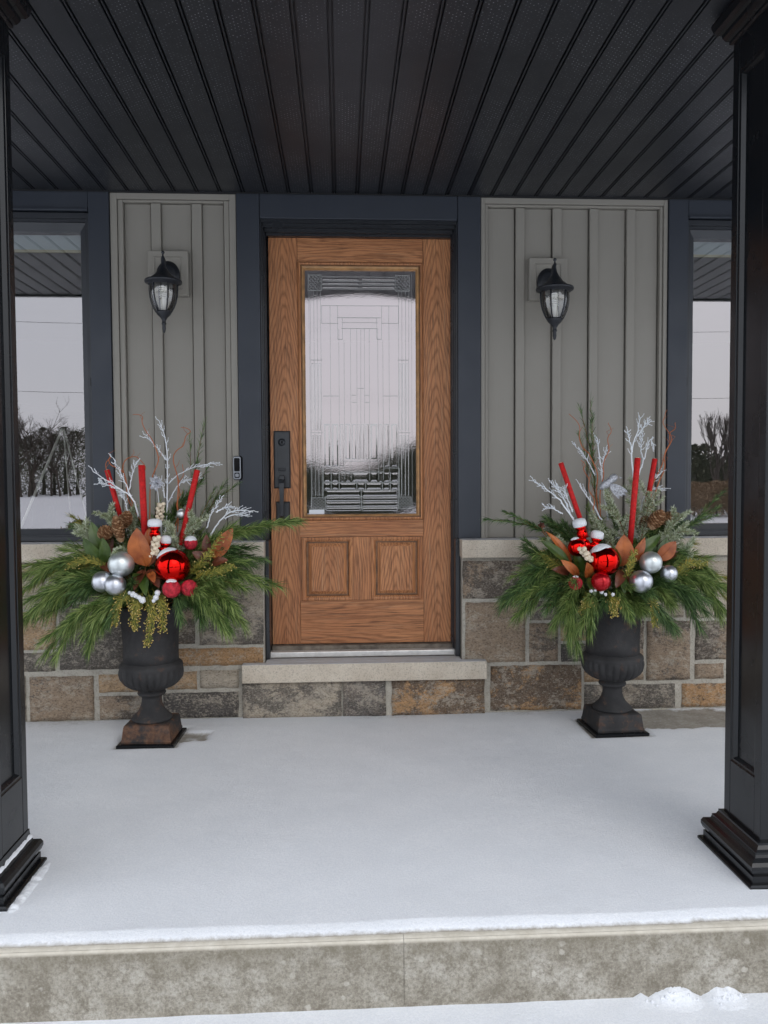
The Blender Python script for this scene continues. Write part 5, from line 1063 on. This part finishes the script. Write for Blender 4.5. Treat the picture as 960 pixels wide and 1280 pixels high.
sprig('magnolia sprig with dark brown leaves at the left of the right urn', (722, 720, -.46), [((715, 708, -.50), (682, 664, -.50), .020, (.5, -1, .4), 'leafbrown'), ((712, 706, -.52), (676, 676, -.53), .022, (-.3, -1, .8), 'leafgreen'), ((724, 720, -.54), (701, 700, -.57), .020, (-.2, -1, .4), 'leafbrown'), ((735, 722, -.55), (733, 703, -.60), .024, (.1, -1, .3), 'leafbrown'), ((728, 716, -.50), (716, 690, -.52), .022, (.1, -1, .2), 'leafgreen'), ((712, 716, -.52), (690, 712, -.55), .020, (-.3, -1, .5), 'leafdark'), ((736, 722, -.57), (744, 745, -.62), .018, (-.1, -1, .6), 'leafgreen')], 'right')
# pine cones
def cone(px, py, y, lp, wp, lean, label, mt='cone'):
    c = P(px, py, y); s_ = (P(px+10, py, y)-c).length/10; t_ = thing('pine_cone', label, 'pine cone', tuple(c)); b = LMB(t_); L, W = lp*s_, wp*s_; m_ = Matrix.Rotation(lean, 3, 'Y')@Matrix.Rotation(R(18), 3, 'X')
    LMB(t_).add([m_@Vector(v)+c for v in MB().sphere((0, 0, 0), 1, 12, 8, (W*.30, W*.30, L*.46)).v], MB().sphere((0, 0, 0), 1, 12, 8).f, True).obj('core', M['twig'], t_)
    n = 90
    for q in range(n):
        u = (q+.5)/n; z = (u-.5)*L; rr = W*.5*math.sin(math.pi*min(1, u*.92+.06))**.6; a = q*2.39996
        o = Vector((math.cos(a), math.sin(a), 0)); sd = Vector((-math.sin(a), math.cos(a), 0)); sw = W*.17; up = Vector((0, 0, L*.06))
        vs = [o*rr*.35+Vector((0, 0, z)), o*rr*.8+sd*sw+Vector((0, 0, z))+up*.5, o*rr*1.02+Vector((0, 0, z))+up*1.4, o*rr*.8-sd*sw+Vector((0, 0, z))+up*.5, o*rr*.85+Vector((0, 0, z))-up*.3]
        b.add([m_@v+c for v in vs], [(0,1,2,3), (4,2,1), (4,3,2), (0,4,1), (0,3,4)])
    tag(b.obj('scales', M[mt], t_), kind='stuff')
cone(148, 662, -.50, 34, 16, R(-8), 'long brown pinecone standing at the upper left of the left urn'); cone(131, 666, -.49, 20, 20, R(60), 'round brown pinecone left of the long one in the left urn'); cone(157, 650, -.44, 22, 18, R(20), 'brown pinecone half hidden behind the long one, left urn')
cone(820, 650, -.42, 26, 20, R(30), 'reddish brown pinecone right of the tall stick, right urn'); cone(836, 648, -.38, 24, 18, R(70), 'reddish brown pinecone furthest right in the right urn'); cone(806, 655, -.36, 20, 16, R(0), 'small reddish pinecone behind the tall stick, right urn')
# silver flower (left) and silver bird (right)
c = P(196, 604, -.40); t_ = thing('silver_flower', 'silver glitter flower behind the middle stick of the left urn', 'ornament', tuple(c))
for q in range(8):
    a = q*math.pi/4; d = Vector((math.cos(a), -.35, math.sin(a))).normalized(); leaf(t_, c, c+d*rnd.uniform(.03, .042), .010, (0, -1, 0), 'glit', None, .3)
for o in t_.children: o.name = 'petal'
LMB(t_).tube([c, P(200, 640, -.38), P(203, 680, -.38)], .0018, 5).obj('stem', M['frost'], t_)
c = P(762, 603, -.40); t_ = thing('silver_bird', 'silver glitter bird perched above the fir sprays of the right urn', 'ornament', tuple(c))
b = LMB(t_); b.tube(spline([c+Vector((-.045, 0, -.030)), c+Vector((-.030, 0, -.018)), c+Vector((-.010, 0, -.002)), c+Vector((.018, 0, .020)), c+Vector((.038, 0, .022))], 14), [.004, .009, .013, .016, .018, .019, .019, .017, .015, .016, .018, .019, .017, .011, .003], 16); b.obj('body', M['glit'], t_)
for dx_, dz_ in ((.06, -.065), (.085, -.045), (.045, -.075), (.075, -.06)): leaf(t_, c+Vector((0, -.004, -.008)), c+Vector((dx_, -.002, dz_)), .011, (0, -1, 0), 'glit', None, .05)
for o in [x for x in t_.children if x.name.startswith('leaf')]: o.name = 'feather'
LMB(t_).add([c+Vector(v) for v in [(.044, -.004, .026), (.044, .004, .026), (.046, 0, .018), (.060, 0, .020)]], [(0,1,3), (1,2,3), (2,0,3)]).obj('beak', M['glit'], t_)
# little rust flower at far left of right urn
c = P(676, 658, -.42); t_ = thing('dried_flower', 'small rust dried flower on a twig left of the right urn greens', 'dried flower', tuple(c))
for q in range(7):
    a = q*math.pi*2/7; leaf(t_, c, c+Vector((math.cos(a)*.018, -.01, abs(math.sin(a))*.022)), .006, (0, -1, .2), 'leafdark', None, .2)
for o in t_.children: o.name = 'petal'
LMB(t_).tube([c, P(684, 672, -.42), P(705, 692, -.42)], .0018, 5).obj('stem', M['twig'], t_)
# snow lumps among the greens
def lump(pts, label):
    c = P(*pts[0][:3]); t_ = thing('snow_clump', label, 'snow', tuple(c)); b = LMB(t_)
    for px, py, y, r in pts:
        p = P(px, py, y); k = 10; bb = MB().sphere((0, 0, 0), 1, 12, 8)
        b.add([p+Vector(v)*r*(1+.35*noise.noise(Vector(v)*2.2+p*30)) for v in bb.v], bb.f, True)
    b.obj('snow', M['snow'], t_)
lump([(166, 743, -.60, .012), (170, 745, -.60, .010), (162, 741, -.59, .008)], 'snow clump on greens under the silver balls, left urn'); lump([(178, 750, -.61, .014), (174, 747, -.61, .010)], 'lowest snow clump above the golden cedar, left urn'); lump([(197, 741, -.61, .012), (195, 747, -.61, .012), (192, 751, -.61, .008)], 'snow clump left of the frosted red balls, left urn')
lump([(739, 739, -.61, .008), (744, 738, -.61, .007)], 'snow clump left below the dark red ball, right urn'); lump([(752, 740, -.61, .009), (757, 743, -.61, .007), (766, 743, -.61, .008)], 'snow clump right below the dark red ball, right urn')

# ================================================================== GARDEN BEHIND THE CAMERA (mirrored in the glass)
def bare_tree(x, y, h, label, sd, spread=.5):
    r0 = random.Random(sd); t_ = thing('bare_tree', label, 'tree', (x, y, -.4), 'bare trees across the field'); b = LMB(t_); tw = LMB(t_)
    def grow(p, d, l, r, dep):
        q = p+d*l*.5+Vector((r0.gauss(0, .06), r0.gauss(0, .06), 0))*l; e_ = q+(d+Vector((r0.gauss(0, .15), r0.gauss(0, .15), .08))).normalized()*l*.5
        (b if dep < 2 else tw).tube([p, q, e_], [max(r, .009), max(r*.85, .008), max(r*.68, .007)], 5 if dep < 2 else 3, False)
        if dep >= 5: return
        for _ in range(3 if dep < 4 else 3):
            nd = (d+Vector((r0.gauss(0, spread), r0.gauss(0, spread), r0.uniform(0, .3)))).normalized(); grow(q.lerp(e_, r0.random()), nd, l*r0.uniform(.55, .8), r*.58, dep+1)
    grow(Vector((x, y, -.4)), Vector((0, 0, 1)), h*.33, h*.014, 0)
    b.obj('trunk', M['bark'], t_); tw.obj('twigs', M['bark'], t_)
def evergreen(x, y, h, w, label, sd, mt='evergreen', n=1500, grp='evergreens across the field', cat='tree', name='evergreen_tree', leafsz=.12, shape='cone'):
    r0 = random.Random(sd); t_ = thing(name, label, cat, (x, y, -.4), grp); b = LMB(t_)
    if shape == 'cone': LMB(t_).tube([(x, y, -.45), (x, y, h*.8)], [h*.02, h*.005], 6).obj('trunk', M['bark'], t_)
    else: LMB(t_).tube([(x, y, -.45), (x+.02, y, h*.4)], [h*.03, h*.01], 6).obj('stem', M['bark'], t_)
    for _ in range(n):
        u = r0.random()**.8; a = r0.uniform(0, 6.283); prof = (1-u)**.8 if shape == 'cone' else math.sin(math.pi*(.30+.70*u))**.55
        rr = w*prof*(r0.random()**.55)*(1+.25*r0.gauss(0, 1))*(1+.35*math.sin(a*3+sd+u*9)); p = Vector((x+rr*math.cos(a), y+rr*math.sin(a), -.4+h*u)); s_ = leafsz*r0.uniform(.5, 1.3)
        d1 = Vector((r0.gauss(0, 1), r0.gauss(0, 1), r0.gauss(0, 1))).normalized()*s_; d2 = d1.orthogonal().normalized()*s_*.4; b.add([p-d1, p+d2, p+d1, p-d2], [(0,1,2,3)])
    b.obj('crown', M[mt], t_)
ORD = ['first', 'second', 'third', 'fourth', 'fifth', 'sixth', 'seventh', 'eighth', 'ninth', 'tenth', 'eleventh', 'twelfth', 'thirteenth', 'fourteenth', 'fifteenth', 'sixteenth', 'seventeenth', 'eighteenth', 'nineteenth', 'twentieth'] + ['twenty-'+w for w in ('first', 'second', 'third', 'fourth', 'fifth', 'sixth', 'seventh', 'eighth', 'ninth')] + ['thirtieth']
def field(px, py, d): p = refl(px, py, d); return p.x, p.y
k = 0
for px, d, h, w in [(5, 42, 3.2, 2.0), (25, 44, 3.4, 1.9), (40, 40, 3.5, 1.5), (55, 43, 4.2, 1.7), (68, 41, 3.6, 1.4), (82, 44, 4.3, 1.6), (97, 42, 3.9, 1.8), (112, 40, 4.0, 1.8), (-12, 42, 4, 2)]:
    x, y = field(px, 610, d*2); k += 1; evergreen(x, y, h*1.75, w*2, ORD[k-1]+' dark evergreen of the hedge mirrored in the left window', k, n=2600, shape='round', leafsz=.13)
for px, d, h in [(26, 38, 6.2), (45, 39, 5.9), (88, 40, 5.0), (8, 39, 6.4), (36, 39, 6.0), (64, 40, 4.8), (75, 39, 4.4)]:
    x, y = field(px, 610, d*1.9); k += 1; bare_tree(x, y, h*1.8, ORD[k-10]+' bare tree above the hedge mirrored in the left window', k)
x, y = field(100, 640, 6.2); evergreen(x, y, 1.05, .40, 'tawny ornamental grass mound mirrored in the left window', 77, 'reed', 5000, None, 'bush', 'grass_mound', .035, 'round')
for px, d, h, w in [(868, 36, 2.9, 1.1), (880, 38, 3.0, 1.2), (893, 37, 2.3, 1.2), (912, 37, 2.5, 1.4), (930, 38, 3, 1.5), (855, 37, 3, 1.4)]:
    x, y = field(px, 620, d); k += 1; evergreen(x, y, h+.3, w, ORD[k-17]+' green shrub mirrored in the right window', k, n=1000, shape='round', grp='shrubs across the field')
for px, d, h, w in [(868, 28, 1.35, 1.0), (882, 29, 1.3, 1.0), (896, 28, 1.4, 1.0), (910, 29, 1.4, 1.2), (925, 28, 1.4, 1.2)]:
    x, y = field(px, 620, d); k += 1; evergreen(x, y, h, w, ORD[k-23]+' clump of dry tan reeds mirrored in the right window', k, 'reed', 2600, 'dry reeds across the field', 'reeds', 'reed_clump', .05, 'round')
for px, d, h in [(893, 33, 6.0), (900, 34, 6.2), (906, 33, 5.0)]:
    x, y = field(px, 620, d); k += 1; bare_tree(x, y, h, ORD[k-28]+' thin bare tree mirrored in the right window', k, .22)
for px, d, h, w in [(385, 40, 2.0, 2), (400, 42, 2.0, 2), (415, 41, 1.9, 2), (430, 44, 2.1, 2), (447, 42, 2.0, 2), (462, 43, 2.3, 2), (475, 41, 2.4, 1.6), (485, 40, 3.0, 1.5), (498, 42, 3.2, 1.7), (510, 41, 2.8, 1.6), (522, 43, 3.1, 1.7), (370, 42, 2.2, 2)]:
    x, y = field(px, 605, d); k += 1; evergreen(x, y, h+.5, w*1.25, ORD[k-31]+' evergreen mirrored in the door glass', k, n=1300, shape='round', leafsz=.2)
for x in list(range(-70, -29, 6))+[-13, -9, -5]+[8, 11.5]+list(range(21, 75, 4)):
    k += 1; evergreen(x, -50+3*math.sin(x), 4.0+1.3*math.sin(x*1.7), 2.9, ORD[k-43]+' evergreen far across the snowy field', k, n=900, leafsz=.24, shape='round')
b = MB()
for za, xa in ((403, 60), (490, 60)):
    p = refl(xa, za, 30); b.tube([(-60, -30, p.z+1.2), (-20, -30, p.z+.25), (p.x, -30, p.z), (10, -30, p.z-.35), (60, -30, p.z+.4)], .008, 5)
tag(b.obj('power_line', M['rubber']), 'overhead power lines mirrored in the left window', 'power line')
